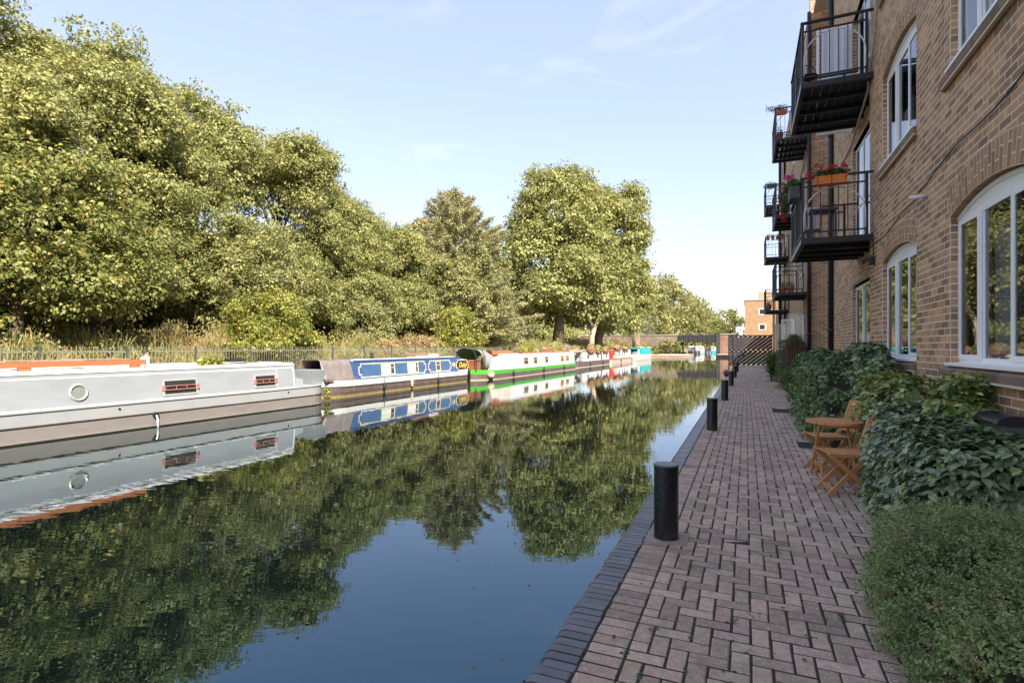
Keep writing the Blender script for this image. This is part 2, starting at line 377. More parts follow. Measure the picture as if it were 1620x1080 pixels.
def water():
    m = bpy.data.materials.new('canal_water'); m.use_nodes = True; nt = m.node_tree; b = nt.nodes['Principled BSDF']
    b.inputs['Base Color'].default_value = (.012, .022, .018, 1); b.inputs['Roughness'].default_value = .01
    b.inputs['IOR'].default_value = 2.15; b.inputs['Specular Tint'].default_value = (.30, .68, 1, 1); b.inputs['Specular IOR Level'].default_value = .5
    g = NN(nt, 'ShaderNodeNewGeometry')
    mp = NN(nt, 'ShaderNodeMapping'); mp.inputs['Rotation'].default_value = (0, 0, -TH); nt.links.new(g.outputs['Position'], mp.inputs[0])
    mp2 = NN(nt, 'ShaderNodeMapping'); mp2.inputs['Scale'].default_value = (.45, 1.2, 1); nt.links.new(mp.outputs[0], mp2.inputs[0])
    n1 = NN(nt, 'ShaderNodeTexNoise'); n1.inputs['Scale'].default_value = 4.2; n1.inputs['Detail'].default_value = 2; n1.inputs['Roughness'].default_value = .45; n1.inputs['Distortion'].default_value = .4
    n2 = NN(nt, 'ShaderNodeTexNoise'); n2.inputs['Scale'].default_value = 1.1; n2.inputs['Detail'].default_value = 2
    n3 = NN(nt, 'ShaderNodeTexNoise'); n3.inputs['Scale'].default_value = .12; n3.inputs['Detail'].default_value = 2
    for n in (n1, n2): nt.links.new(mp2.outputs[0], n.inputs[0])
    nt.links.new(g.outputs['Position'], n3.inputs[0])
    pr = NN(nt, 'ShaderNodeMapRange'); pr.inputs[1].default_value = .4; pr.inputs[2].default_value = .62; pr.inputs[3].default_value = .35; pr.inputs[4].default_value = 1.2
    nt.links.new(n3.outputs[0], pr.inputs[0])
    a = NN(nt, 'ShaderNodeMath'); a.operation = 'MULTIPLY'; nt.links.new(n1.outputs[0], a.inputs[0]); nt.links.new(pr.outputs[0], a.inputs[1])
    s = NN(nt, 'ShaderNodeMath'); s.operation = 'MULTIPLY_ADD'; s.inputs[1].default_value = .9; nt.links.new(n2.outputs[0], s.inputs[0]); nt.links.new(a.outputs[0], s.inputs[2])
    bp = NN(nt, 'ShaderNodeBump'); bp.inputs['Strength'].default_value = 1; bp.inputs['Distance'].default_value = .0014
    nt.links.new(s.outputs[0], bp.inputs['Height']); nt.links.new(bp.outputs[0], b.inputs['Normal'])
    mb = MB(); mb.poly([(-18.69, -60, WZ), (-1.0, -60, WZ), (-1.0, 900, WZ), (-18.69, 900, WZ)])
    tag(mb.build('water', m), 'still canal water with faint ripples', kind='structure')
water()

def pavers():
    rng = random.Random(4); mb = MB()
    H0 = -.014
    def tile(x0, x1, y0, y1, mi=0):
        g = .0037 + rng.random() * .0012; x0 += g; x1 -= g; y0 += g; y1 -= g
        if x1 - x0 < .02 or y1 - y0 < .02: return
        dx = rng.gauss(0, .0006); dy = rng.gauss(0, .0006); x0 += dx; x1 += dx; y0 += dy; y1 += dy
        z = rng.gauss(0, .0012); tx = rng.gauss(0, .006); ty = rng.gauss(0, .006); e = .007
        n = len(mb.v); cx = (x0 + x1) / 2; cy = (y0 + y1) / 2
        for a, b in ((x0, y0), (x1, y0), (x1, y1), (x0, y1)): mb.v.append((a, b, H0))
        for a, b in ((x0, y0), (x1, y0), (x1, y1), (x0, y1)): mb.v.append((a, b, z - .006 + (a - cx) * tx + (b - cy) * ty))
        for a, b in ((x0 + e, y0 + e), (x1 - e, y0 + e), (x1 - e, y1 - e), (x0 + e, y1 - e)): mb.v.append((a, b, z + (a - cx) * tx + (b - cy) * ty))
        mb.face((n + 8, n + 9, n + 10, n + 11), mi)
        for q in range(4):
            r = (q + 1) % 4
            mb.face((n + q, n + r, n + 4 + r, n + 4 + q), mi); mb.face((n + 4 + q, n + 4 + r, n + 8 + r, n + 8 + q), mi)
    XB = -.575
    y = .8
    while y < 48:
        tile(-.778, XB, y, y + .1); y += .1
    def xr(y): return 1.5 if y < 16 else 1.93
    i1 = 26
    for j in range(8, 480):
        for i in range(-1, i1):
            r = (i + j) % 4; x = XB + i * .1; y = j * .1
            if r == 0: xa, xb, ya, yb = x, x + .2, y, y + .1
            elif r == 2: xa, xb, ya, yb = x, x + .1, y, y + .2
            else: continue
            xa = max(xa, XB)
            if xa < xr(y): tile(xa, min(xb, xr(y)), ya, yb)
    m = mat('brick_pavers', (.50, .365, .29), .88, .22, 22, bump=1.0, bscale=70, isl=.26, hue=.012, dirt=(.20, .16, .13), dirt_amt=.75, dirt_scale=1.6)
    # aggregate flecks in the faces of the pavers
    nt = m.node_tree; b = nt.nodes['Principled BSDF']; src = b.inputs['Base Color'].links[0].from_socket
    v = NN(nt, 'ShaderNodeTexVoronoi'); v.inputs['Scale'].default_value = 85; tcn = [n for n in nt.nodes if n.type == 'TEX_COORD'][0]; nt.links.new(tcn.outputs['Object'], v.inputs[0])
    sep = NN(nt, 'ShaderNodeSeparateColor'); nt.links.new(v.outputs['Color'], sep.inputs[0])
    gt = NN(nt, 'ShaderNodeMath'); gt.operation = 'GREATER_THAN'; gt.inputs[1].default_value = .86; nt.links.new(sep.outputs[0], gt.inputs[0])
    gl = NN(nt, 'ShaderNodeMath'); gl.operation = 'LESS_THAN'; gl.inputs[1].default_value = .33; nt.links.new(v.outputs['Distance'], gl.inputs[0])
    ml = NN(nt, 'ShaderNodeMath'); ml.operation = 'MULTIPLY'; nt.links.new(gt.outputs[0], ml.inputs[0]); nt.links.new(gl.outputs[0], ml.inputs[1])
    x = NN(nt, 'ShaderNodeMixRGB'); x.inputs[2].default_value = (.72, .66, .62, 1); nt.links.new(ml.outputs[0], x.inputs[0]); nt.links.new(src, x.inputs[1]); nt.links.new(x.outputs[0], b.inputs['Base Color'])
    tag(mb.build('path', m), 'herringbone brick canalside path', kind='structure')
    bd = MB(); bd.box(-.785, 1.94, -5, 48.3, -.3, -.0042)
    tag(bd.build('path_bedding', mat('joint_sand', (.04, .033, .026), .95, .4, 9, bump=.6, dirt=(.06, .085, .03), dirt_amt=.9, dirt_scale=4)), 'dark mossy sand in the joints of the path', kind='structure')
    s = MB(); s.box(1.5, 1.94, -5, 15.9, -.02, .045)
    tag(s.build('garden_bed', MT['soil']), 'soil bed along the foot of the brick wall', kind='structure')
    # blue brick bullnose coping
    k = MB(); y = .7
    prof = [(-.784, -.05), (-.784, -.003), (-.789, 0), (-.93, 0), (-.955, -.005), (-.975, -.018), (-.986, -.038), (-.99, -.065), (-.99, -.12)]
    while y < 118:
        g = .0044 + rng.random() * .0015; dz = rng.gauss(0, .0012); dx = rng.gauss(0, .0028); n = len(k.v); L = len(prof)
        for yy in (y + g, y + .075 - g):
            for px, pz in prof: k.v.append((px + dx, yy, pz + dz))
        for q in range(L - 1): k.face((n + q, n + q + 1, n + L + q + 1, n + L + q))
        k.face([n + q for q in range(L)]); k.face([n + L + q for q in range(L)][::-1])
        y += .075
    m2 = mat('blue_engineering_brick', (.115, .118, .14), .4, .18, 14, bump=.25, bscale=60, isl=.3, dirt=(.2, .19, .18), dirt_amt=.35, dirt_scale=5, spec=.6)
    tag(k.build('kerb', m2), 'blue engineering brick coping along the water', kind='structure')
    b2 = MB(); b2.box(-.955, -.787, -8, 118, -.9, -.0065); b2.box(-.983, -.70, -8, 600, -1.7, -.13)
    tag(b2.build('canal_wall', mat('wet_brick_wall', (.07, .06, .055), .8, .3, 3)), 'dark brick canal wall below the coping', kind='structure')
pavers()

# weeds in the joints
rng = np.random.default_rng(11)
P = []; N = []; T = []
for k in range(110):
    x = -.575 + .1 * round(rng.uniform(0, 19)) ; y = 2.6 + 14 * rng.random() ** 1.6
    if x > .9 and y < 6: x -= .5
    for q in range(int(rng.integers(4, 12))):
        a = rng.uniform(0, 6.28); P.append((x + rng.normal() * .008, y + rng.normal() * .012, .0)); T.append((math.cos(a), math.sin(a), rng.uniform(.2, 1.0))); N.append((0, 0, 1))
MT['weed'] = leafmat('weed_leaves', (.05, .11, .02), (.13, .22, .04), rough=.6)
o = leafcloud('weeds', np.array(P), np.array(N) + .01, rng.uniform(.010, .034, len(P)), LEAF4, MT['weed'], T=np.array(T), rng=rng)
tag(o, 'tiny green weeds growing in the paver joints', 'weeds', kind='stuff')
# dead leaves and litter
P = np.stack([rng.uniform(-.75, 1.2, 120), 2.6 + 12 * rng.random(120) ** 1.4, np.full(120, .006)], 1)
o = leafcloud('fallen_leaves', P, rng.normal(size=(120, 3)) * .25 + (0, 0, 1), rng.uniform(.012, .035, 120), LEAF4, mat('dry_leaf', (.16, .09, .045), .8, .3, isl=.5), rng=rng)
tag(o, 'small dry brown leaves scattered on the path', 'leaves', kind='stuff')

# ---------------------------------------------------------------- bollards
def bollard():
    r = empty('bollard', (0, 0, 0))
    b = MB(); b.lathe((0, 0, 0), [(.103, 0), (.101, .012), (.1, .03), (.1, .6), (.1, .604)], 40); b.build('post', MT['bollard'], r, smooth=False)
    for p in r.children[0].data.polygons: p.use_smooth = len(p.vertices) == 4
    c = MB(); c.lathe((0, 0, .604), [(.103, 0), (.104, .006), (.101, .012), (.09, .015)], 40); c.build('cap', MT['bollardcap'], r)
    return r
MT['bollard'] = mat('worn_black_paint', (.017, .017, .02), .22, .3, 5, bump=.12, bscale=50, dirt=(.09, .085, .085), dirt_amt=.55, dirt_scale=7, spec=.55)
MT['bollardcap'] = mat('dusty_steel_cap', (.13, .13, .15), .42, .3, 12, metal=.3)
spots = [(-.617, 4.72), (-.60, 11.18), (-.585, 17.6), (-.56, 24.3), (-.54, 31.2), (-.53, 38.0)]
lab = ['black steel bollard nearest the camera on a concrete patch', 'black bollard second along the kerb from the camera', 'black bollard third along the kerb from the camera',
       'black bollard fourth along the kerb from the camera', 'black bollard fifth along the kerb, second from the gate', 'small distant black bollard closest to the slatted gate']
b0 = bollard()
for i, (x, y) in enumerate(spots):
    o = b0 if i == 0 else copy_tree(b0)
    o.location = (x, y, .002); tag(o, lab[i], 'bollard', 'black bollards along the kerb')
cp = MB(); cp.box(-.777, -.44, 4.56, 4.87, -.005, .0045); tag(cp.build('mortar_patch', MT['patch'] if 'patch' in MT else mat('patch_mortar', (.36, .30, .27), .9, .2, 12, bump=.5), bevel=.003), 'pinkish mortar patch around the foot of the nearest bollard', kind='structure')
# thin dark plates on the path, each with a pale strip behind it
dc = MB(); dc.box(.78, 1.14, 9.75, 10.35, 0, .006, 0); dc.box(.82, 1.10, 10.40, 10.44, 0, .008, 1)
tag(dc.build('path_plate', [MT['slate'], MT['white_steel']], at=(.96, 10, 0)), 'dark flat plate with a pale strip behind it on the path', 'drain cover')
dc = MB(); dc.box(.62, 1.1, 14.8, 15.7, 0, .006, 0); dc.box(.72, .98, 15.78, 15.84, 0, .008, 1)
tag(dc.build('path_plate', [MT['slate'], MT['white_steel']], at=(.86, 15, 0)), 'farther dark flat plate with a pale strip beside the dark shrub', 'drain cover')

# ---------------------------------------------------------------- brick building
XW = 1.93; XB = 2.0; XR = 2.15       # the wall steps back twice along the canal: at YS and at YE
YS = 8.1; YE = 11.26; XF = 2.05
BL = empty('brick_apartment_building', (XW, 3, 0), 'brown brick canalside apartment block with black balconies and white arched windows', 'building')
brng = random.Random(21)
RISE = .14; RING = .30

def arc_pts(y0, y1, zs, rise, n=24, off=0):
    w = y1 - y0; r = (w * w / 4 + rise * rise) / (2 * rise); yc = (y0 + y1) / 2; zc = zs + rise - r
    a = math.asin(w / 2 / r)
    return [(yc + (r + off) * math.sin(-a + 2 * a * i / n), zc + (r + off) * math.cos(-a + 2 * a * i / n)) for i in range(n + 1)]

def in_arch(y, z, wn):
    "True inside the arch ring or the opening below it"
    y0, y1, z0, zs, rise = wn
    if rise <= 0: return False
    w = y1 - y0; r = (w * w / 4 + rise * rise) / (2 * rise); yc = (y0 + y1) / 2; zc = zs + rise - r
    a = math.asin(w / 2 / r)
    d = math.hypot(y - yc, z - zc); ang = math.atan2(y - yc, z - zc)
    return z > zs - .01 and d < r + RING and abs(ang) < a + .004

def brick(mb, P, ua, ub, za, zb, mi=0):
    g = .0052; ua += g; ub -= g; za += g; zb -= g
    if ub - ua < .012 or zb - za < .02: return
    h = .0002 + brng.random() * .0009; e = .002; jz = brng.gauss(0, .0008)
    za += jz; zb += jz
    n = len(mb.v)
    for u, z, d in ((ua, za, -.006), (ub, za, -.006), (ub, zb, -.006), (ua, zb, -.006), (ua + e, za + e, h), (ub - e, za + e, h), (ub - e, zb - e, h), (ua + e, zb - e, h)):
        mb.v.append(P(u, z, d))
    mb.face((n + 4, n + 5, n + 6, n + 7), mi)
    for q in range(4):
        r = (q + 1) % 4; mb.face((n + q, n + r, n + 4 + r, n + 4 + q), mi)

def brick_panel(mb, P, u0, u1, z0, z1, holes=(), phase=0.0):
    "stretcher bond, every brick its own raised block; P(u, z, d) places a point, d is out of the wall"
    row = int(round(z0 / .075))
    while row * .075 < z1 - .01:
        za = row * .075; zb = min(za + .075, z1); zm = (za + zb) / 2
        u = math.floor(u0 / .225) * .225 - .225 + (.1125 if row % 2 else 0) + phase
        while u < u1:
            a = max(u, u0); b = min(u + .225, u1); u += .225
            if b - a < .01: continue
            near = any(h[4] > 0 and za > h[3] - .09 and zb < h[3] + h[4] + RING + .2 and b > h[0] - .2 and a < h[1] + .2 for h in holes)
            segs = [(a, b)]
            for h in holes:
                if h[2] < zm < h[3]:
                    ns = []
                    for s in segs:
                        if s[1] <= h[0] or s[0] >= h[1]: ns.append(s)
                        else:
                            if s[0] < h[0]: ns.append((s[0], h[0]))
                            if s[1] > h[1]: ns.append((h[1], s[1]))
                    segs = ns
            for s in segs:
                if near:
                    k = 8; st = (s[1] - s[0]) / k; run = None
                    for q in range(k + 1):
                        ok = q < k and not any(in_arch(s[0] + (q + .5) * st, zz, h) for h in holes for zz in (zb - .012,))
                        if ok and run is None: run = s[0] + q * st
                        if not ok and run is not None: brick(mb, P, run, s[0] + q * st, za, zb); run = None
                else: brick(mb, P, s[0], s[1], za, zb)
        row += 1

def wall_plane(mb, X, y0, y1, z0, z1, wins, m=0, flip=False):
    "mortar sheet with the openings left out"
    cols = sorted({(w[0], w[1]) for w in wins}); edges = [y0]
    for a, b in cols: edges += [a, b]
    edges.append(y1)
    def q(ya, yb, za, zb):
        if yb - ya > 1e-4 and zb - za > 1e-4: mb.poly([(X, yb, za), (X, ya, za), (X, ya, zb), (X, yb, zb)], m)
    for i in range(0, len(edges), 2): q(edges[i], edges[i + 1], z0, z1)
    for a, b in cols:
        z = z0
        for w in sorted([w for w in wins if w[0] == a], key=lambda w: w[2]):
            q(a, b, z, w[2])
            if w[4] > 0:
                zt = w[3] + w[4] + .02; pts = arc_pts(a, b, w[3], w[4])
                for p, r in zip(pts[:-1], pts[1:]): mb.poly([(X, r[0], r[1]), (X, p[0], p[1]), (X, p[0], zt), (X, r[0], zt)], m)
                z = zt
            else: z = w[3]
        q(a, b, z, z1)

def arch_ring(X, wn, parent):
    y0, y1, z0, zs, rise = wn
    w = y1 - y0; r = (w * w / 4 + rise * rise) / (2 * rise); yc = (y0 + y1) / 2; zc = zs + rise - r; a = math.asin(w / 2 / r)
    n = int(round(2 * a * r / .074)); mb = MB(); bk = MB()
    for i in range(n):
        a0 = -a + 2 * a * i / n + .0019; a1 = -a + 2 * a * (i + 1) / n - .0019
        cuts = [0, .105, RING] if i % 2 else [0, .205, RING]
        for c0, c1 in zip(cuts[:-1], cuts[1:]):
            q0 = r + c0 + .005; q1 = r + c1 - .005; h = .0048 + brng.random() * .001; e = .0003; nn = len(mb.v)
            for (aa, qq, d) in ((a0, q0, 0), (a1, q0, 0), (a1, q1, 0), (a0, q1, 0), (a0 + e, q0 + .003, h), (a1 - e, q0 + .003, h), (a1 - e, q1 - .003, h), (a0 + e, q1 - .003, h)):
                mb.v.append((X - d, yc + qq * math.sin(aa), zc + qq * math.cos(aa)))
            mb.face((nn + 4, nn + 5, nn + 6, nn + 7))
            for q in range(4): s = (q + 1) % 4; mb.face((nn + q, nn + s, nn + 4 + s, nn + 4 + q))
    # mortar between them and the underside of the arch
    for i in range(24):
        t0 = -a + 2 * a * i / 24; t1 = -a + 2 * a * (i + 1) / 24
        P = lambda t, q, x: (x, yc + q * math.sin(t), zc + q * math.cos(t))
        mb.poly([P(t1, r, X - .0035), P(t0, r, X - .0035), P(t0, r + RING, X - .0035), P(t1, r + RING, X - .0035)], 1)
        mb.poly([P(t0, r, X - .0035), P(t1, r, X - .0035), P(t1, r, X + .11), P(t0, r, X + .11)], 0)
    return mb.build('brick_arch', [MT['brick2'], MT['mortar']], parent)

def reveals(mb, X, wn, dep=.11):
    "brick returns of an opening, built as small panels"
    y0, y1, z0, zs, rise = wn
    brick_panel(mb, lambda u, z, d: (X + u, y1 - d, z), 0, dep, z0, zs)
    brick_panel(mb, lambda u, z, d: (X + u, y0 + d, z), 0, dep, z0, zs)
    n = len(mb.v)
    for yy in (y1, y0): mb.poly([(X, yy, z0), (X + dep, yy, z0), (X + dep, yy, zs), (X, yy, zs)], 1)

def sill(X, wn, parent):
    y0, y1, z0, zs, rise = wn; mb = MB(); y = y0 - .11
    while y < y1 + .1:
        n = len(mb.v); a = y + .004; b = y + .071
        prof = [(X - .055, z0 - .075), (X - .058, z0 - .035), (X + .10, z0 + .012), (X + .10, z0 - .10), (X - .001, z0 - .15), (X - .03, z0 - .12)]
        prof = [(X - .06, z0 - .115), (X - .066, z0 - .05), (X + .02, z0 - .004), (X + .02, z0 - .15), (X - .01, z0 - .15)]
        L = len(prof)
        for yy in (a, b):
            for px, pz in prof: mb.v.append((px, yy, pz))
        for q in range(L): mb.face((n + q, n + (q + 1) % L, n + L + (q + 1) % L, n + L + q))
        mb.face([n + q for q in range(L)][::-1]); mb.face([n + L + q for q in range(L)]); y += .075
    mb.box(X - .055, X + .015, y0 - .105, y1 + .105, z0 - .14, z0 - .058, 1)
    return mb.build('brick_sill', [MT['sillbrick'], MT['mortar']], parent)

def window(X, wn, lights, parent, open_leaf=None, curtain=1, low=None, label=None, door=False):
    "white casement window set back in its opening; X is the outer wall face"
    y0, y1, z0, zs, rise = wn; xf = X + .085; mb = MB(); g = MB(); fw = .055; n = len(lights)
    # head board filling the arch
    if rise > 0:
        pts = arc_pts(y0 + .004, y1 - .004, zs, rise - .006)
        for p, r in zip(pts[:-1], pts[1:]):
            mb.poly([(xf - .01, r[0], zs - .03), (xf - .01, p[0], zs - .03), (xf - .01, p[0], p[1]), (xf - .01, r[0], r[1])])
        for p, r in zip(pts[:-1], pts[1:]): mb.bar((xf - .012, p[0], p[1] - .022), (xf - .012, r[0], r[1] - .022), .03, .04)
    mb.box(xf - .012, xf + .05, y0 + .003, y1 - .003, zs - .075, zs - .02)
    mb.box(xf - .012, xf + .05, y0 + .003, y1 - .003, z0 + .02, z0 + .075)
    tot = sum(lights); yy = y0 + .003; W = (y1 - y0) - .006
    edges = [yy]
    for l in lights: yy += W * l / tot; edges.append(yy)
    for i, e in enumerate(edges):
        a = e if i == 0 else e - fw / 2; b = e + fw if i == 0 else e + fw / 2
        if i == n: a, b = e - fw, e
        mb.box(xf - .010, xf + .048, a, b, z0 + .075, zs - .075)
    for i in range(n):
        a = edges[i] + (fw if i == 0 else fw / 2); b = edges[i + 1] - (fw if i == n - 1 else fw / 2)
        if open_leaf is not None and i in open_leaf: pass
        elif i % 2 == 0 or door:   # opening casement: a second frame standing proud
            s = .048
            mb.box(xf - .032, xf - .0125, a - .015, a + s, z0 + .055, zs - .055); mb.box(xf - .032, xf - .0125, b - s, b + .015, z0 + .055, zs - .055)
            mb.box(xf - .030, xf - .0125, a + s, b - s, z0 + .055, z0 + .055 + s + (.12 if door else 0)); mb.box(xf - .030, xf - .0125, a + s, b - s, zs - .055 - s, zs - .055)
            if door: mb.box(xf - .030, xf - .0125, a + s, b - s, z0 + .95, z0 + 1.0)
        xg = xf - .021 if (i % 2 == 0 or door) else xf + .002
        if not (open_leaf is not None and i in open_leaf): g.poly([(xg, b + .01, z0 + .07), (xg, a - .01, z0 + .07), (xg, a - .01, zs - .07), (xg, b + .01, zs - .07)])
    # projecting white sill
    mb.box(xf - .135, xf + .02, y0 + .002, y1 - .002, z0 - .012, z0 + .02)
    f = mb.build('window', MT['upvc'], parent, bevel=.003)
    if label: f['label'] = label
    g.build('pane', MT['glass'], f)
    if curtain:
        spans = [(y0 + .04, y0 + .04 + (y1 - y0) * .22), (y1 - .04 - (y1 - y0) * .26, y1 - .04)] if curtain == 1 else [(y0 + .04, y1 - .04)]
        for a, b in spans:
            c = MB(); m = int((b - a) / .022); prev = None
            for i in range(m + 1):
                t = a + (b - a) * i / m; x = xf + .26 + .014 * math.sin(i * 1.25 + math.sin(i * .4) * 2)
                if prev: c.poly([(x, t, z0 + .03), (prev[0], prev[1], z0 + .03), (prev[0], prev[1], zs - .03), (x, t, zs - .03)])
                prev = (x, t)
            c.build('curtain', MT['curtain'], f, smooth=True)
    if low:
        l = MB(); l.box(xf + .06, xf + .07, y0 + .06, y1 - .06, z0 + .07, z0 + low); l.build('privacy_screen', MT['curtain'], f)
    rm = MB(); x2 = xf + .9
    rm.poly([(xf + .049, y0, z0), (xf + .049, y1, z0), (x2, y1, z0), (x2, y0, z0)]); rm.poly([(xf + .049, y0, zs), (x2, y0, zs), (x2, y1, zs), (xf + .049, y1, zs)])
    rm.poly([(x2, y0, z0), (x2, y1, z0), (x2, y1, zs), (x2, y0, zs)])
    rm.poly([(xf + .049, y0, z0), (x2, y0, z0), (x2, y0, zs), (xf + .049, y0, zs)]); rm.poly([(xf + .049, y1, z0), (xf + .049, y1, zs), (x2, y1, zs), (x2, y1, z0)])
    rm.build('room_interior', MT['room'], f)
    return f

GW = [1.425, 2.925]; UW = [4.425, 5.85]; TW = [7.2, 8.7]
# near wing
wn_near = [(5.08, 6.92, 1.425, 2.925, RISE), (5.08, 6.92, 4.425, 5.85, RISE), (8.42, 10.3, 1.425, 2.925, RISE), (8.42, 10.3, 4.425, 5.85, RISE),
           (2.0, 3.84, 1.425, 2.925, RISE), (2.0, 3.84, 4.425, 5.85, RISE), (5.08, 6.92, 7.2, 8.625, RISE), (8.42, 10.3, 7.2, 8.625, RISE)]
ZT = 13.05
mb = MB(); bk = MB()
wnA = [w_ for w_ in wn_near if w_[0] < YS]; wnB = [w_ for w_ in wn_near if w_[0] > YS]
wall_plane(mb, XW, -25, YS, -.06, ZT, wnA, 0); wall_plane(mb, XB, YS, YE, -.06, ZT, wnB, 0)
mb.poly([(XW, YS, -.06), (XW, YS, ZT), (XB, YS, ZT), (XB, YS, -.06)])
brick_panel(bk, lambda u, z, d: (XW - d, u, z), -3.0, YS, .3, ZT, wnA); brick_panel(bk, lambda u, z, d: (XB - d, u, z), YS, YE, .3, ZT, wnB)
for wn in wnA: reveals(bk, XW, wn)
for wn in wnB: reveals(bk, XB, wn)
nb = bk.build('near_wall_bricks', [MT['brick'], MT['mortar']], BL)
mb.poly([(XB, YE, -.06), (XB, YE, ZT), (XR, YE, ZT), (XR, YE, -.06)])
mb.box(XW + 1.2, XW + 9, -25, 10.8, -.06, ZT - .01)
mb.box(XW - .02, XW + 9, -25, 10.95, ZT, ZT + .2); mb.box(XR - .02, XR + 9, 10.96, 21.2, ZT, ZT + .19)
# recessed strip behind the balconies
wr = [(11.35, 13.9, 1.425, 2.925, 0), (11.35, 13.9, 3.6, 5.9, 0), (11.35, 13.9, 6.3, 8.7, 0)]
wall_plane(mb, XR, YE, 16.8, -.06, ZT, wr, 0)
bk = MB(); brick_panel(bk, lambda u, z, d: (XR - d, u, z), YE + .01, 16.8, .75, ZT - .6, wr)
for wn in wr: reveals(bk, XR, wn)
brick_panel(bk, lambda u, z, d: (XR + u, 16.8 + d, z), 0, .7, .75, ZT - .6)
bk.build('recessed_wall_bricks', [MT['brick'], MT['mortar']], BL)
mb.poly([(XR, 16.8, -.06), (XR, 16.8, ZT), (XR + 3, 16.8, ZT), (XR + 3, 16.8, -.06)])
mb.box(XR + 1.2, XR + 6, 10.91, 16.75, -.06, ZT - .01)
mb.box(XR + 3, XR + 6, 16.78, 21.28, -.06, ZT - .01)
# far wing: pier face and canal side
wf = [(23.4, 25.2, 1.425, 2.925, RISE), (27.9, 29.7, 1.425, 2.925, RISE), (33.9, 35.7, 1.425, 2.925, RISE)]
wf2 = []
for z0, z1 in ((4.425, 5.85), (7.2, 8.625), (9.975, 11.4)): wf2 += [(24.6, 26.2, z0, z1, 0), (28.2, 29.8, z0, z1, 0), (34.2, 35.8, z0, z1, 0)]
cols = {}
wfall = [(23.4, 25.2, 1.425, 2.925, 0), (27.9, 29.7, 1.425, 2.925, 0), (33.9, 35.7, 1.425, 2.925, 0)]
for a in (23.4, 27.9, 33.9):
    for z0, z1 in ((4.425, 5.85), (7.2, 8.625), (9.975, 11.4)): wfall.append((a, a + 1.8, z0, z1, 0))
far = MB(); wall_plane(far, XF, 21.3, 37.7, -.06, ZT, wfall, 0)
far.box(XF + 1.2, XF + 9, 21.4, 37.6, -.06, ZT - .01); far.poly([(XF, 37.7, -.06), (XF, 37.7, ZT), (XF + 9, 37.7, ZT), (XF + 9, 37.7, -.06)])
for w_ in wfall:
    for yy in (w_[0], w_[1]): far.poly([(XF, yy, w_[2]), (XF + .11, yy, w_[2]), (XF + .11, yy, w_[3]), (XF, yy, w_[3])])
    far.poly([(XF, w_[0], w_[3]), (XF, w_[1], w_[3]), (XF + .11, w_[1], w_[3]), (XF + .11, w_[0], w_[3])])
far.build('far_wing_wall', MT['brick_y'], BL)
mb.poly([(XF, 21.3, -.06), (XF, 21.3, ZT + 2.4), (XF + 9, 21.3, ZT + 2.4), (XF + 9, 21.3, -.06)])
mb.box(XF + .003, XF + 9, 21.31, 37.7, ZT, ZT + .18)
mb.box(XF + .003, XF + 8.9, 21.31, 21.7, ZT + .18, ZT + 2.39)
low = MB(); low.box(XF + .1, XF + 9, 37.71, 47.5, -.06, 4.1); low.build('low_wing_wall', MT['brick_y'], BL)
bk = MB(); brick_panel(bk, lambda u, z, d: (XF + u, 21.3 - d, z), 0, 1.4, .6, ZT + 2.4); bk.build('pier_bricks', [MT['brick'], MT['mortar']], BL)
mb.build('wall', MT['mortar'], BL)
rf = MB(); rf.box(XF - .03, XF + .3, 22.3, 37.8, ZT + .18, ZT + .25); rf.build('parapet_coping', MT['concrete'], BL)

for wn in wn_near: xw_ = XW if wn[0] < YS else XB; arch_ring(xw_, wn, BL); sill(xw_, wn, BL)
window(XW, wn_near[0], [1, 1, 1], BL, curtain=1)
window(XW, wn_near[1], [1, 1, 1], BL, curtain=2)
window(XB, wn_near[2], [1, 1, 1], BL, curtain=1)
window(XB, wn_near[3], [1, 1, 1], BL, curtain=0, low=.62)
window(XW, wn_near[4], [1, 1, 1], BL, curtain=0); window(XW, wn_near[5], [1, 1, 1], BL, curtain=0)
window(XW, wn_near[6], [1, 1, 1], BL, curtain=0); window(XB, wn_near[7], [1, 1, 1], BL, curtain=0)
window(XR, wr[0], [1, 1.1, 1], BL, curtain=1)
window(XR, wr[1], [1, 1, 1], BL, curtain=1, door=True)
window(XR, wr[2], [1, 1, 1.1], BL, curtain=0, door=True, open_leaf=(2,))
for wn in wfall[:3]: window(XF, wn, [1, 1, 1], BL, curtain=2, open_leaf=(0,))
for wn in wfall[3:]: window(XF, wn, [1, 1, 1], BL, curtain=2)

def open_leaf(hx, hy, wdt, z0, z1, ang, door=False):
    "casement swung outwards: hinge at (hx, hy), ang away from the wall face"
    mb = MB(); dx, dy = -math.sin(ang), math.cos(ang); f = .055
    def P(t, z): return (hx + dx * t, hy + dy * t, z)
    for a, b in ((P(f / 2, z0), P(f / 2, z1)), (P(wdt - f / 2, z0), P(wdt - f / 2, z1))): mb.bar(a, b, f, .045, up=(dx, dy, 0))
    for z in (z0 + f / 2, z1 - f / 2) + ((z0 + .9,) if door else ()): mb.bar(P(f, z), P(wdt - f, z), .045, f)
    o = mb.build('open_casement', MT['upvc'], BL, bevel=.003)
    g = MB(); g.poly([P(f, z0 + f), P(wdt - f, z0 + f), P(wdt - f, z1 - f), P(f, z1 - f)]); g.build('pane', MT['glass'], o)
    return o
open_leaf(XR - .02, 13.86, .68, 6.32, 8.68, R(88), True)
c = MB()
for i in range(16):
    a = XR - .08 - i * .035; x = a; yv = 13.80 + .006 * math.sin(i * 1.7)
    if i: c.poly([(px_, py_, 6.4), (x, yv, 6.4), (x, yv, 8.6), (px_, py_, 8.6)])
    px_, py_ = x, yv
c.build('door_curtain', MT['curtain'], BL, smooth=True)
for a in (23.4, 27.9, 33.9): open_leaf(XF - .01, a + .02, .56, 1.47, 2.88, R(70))
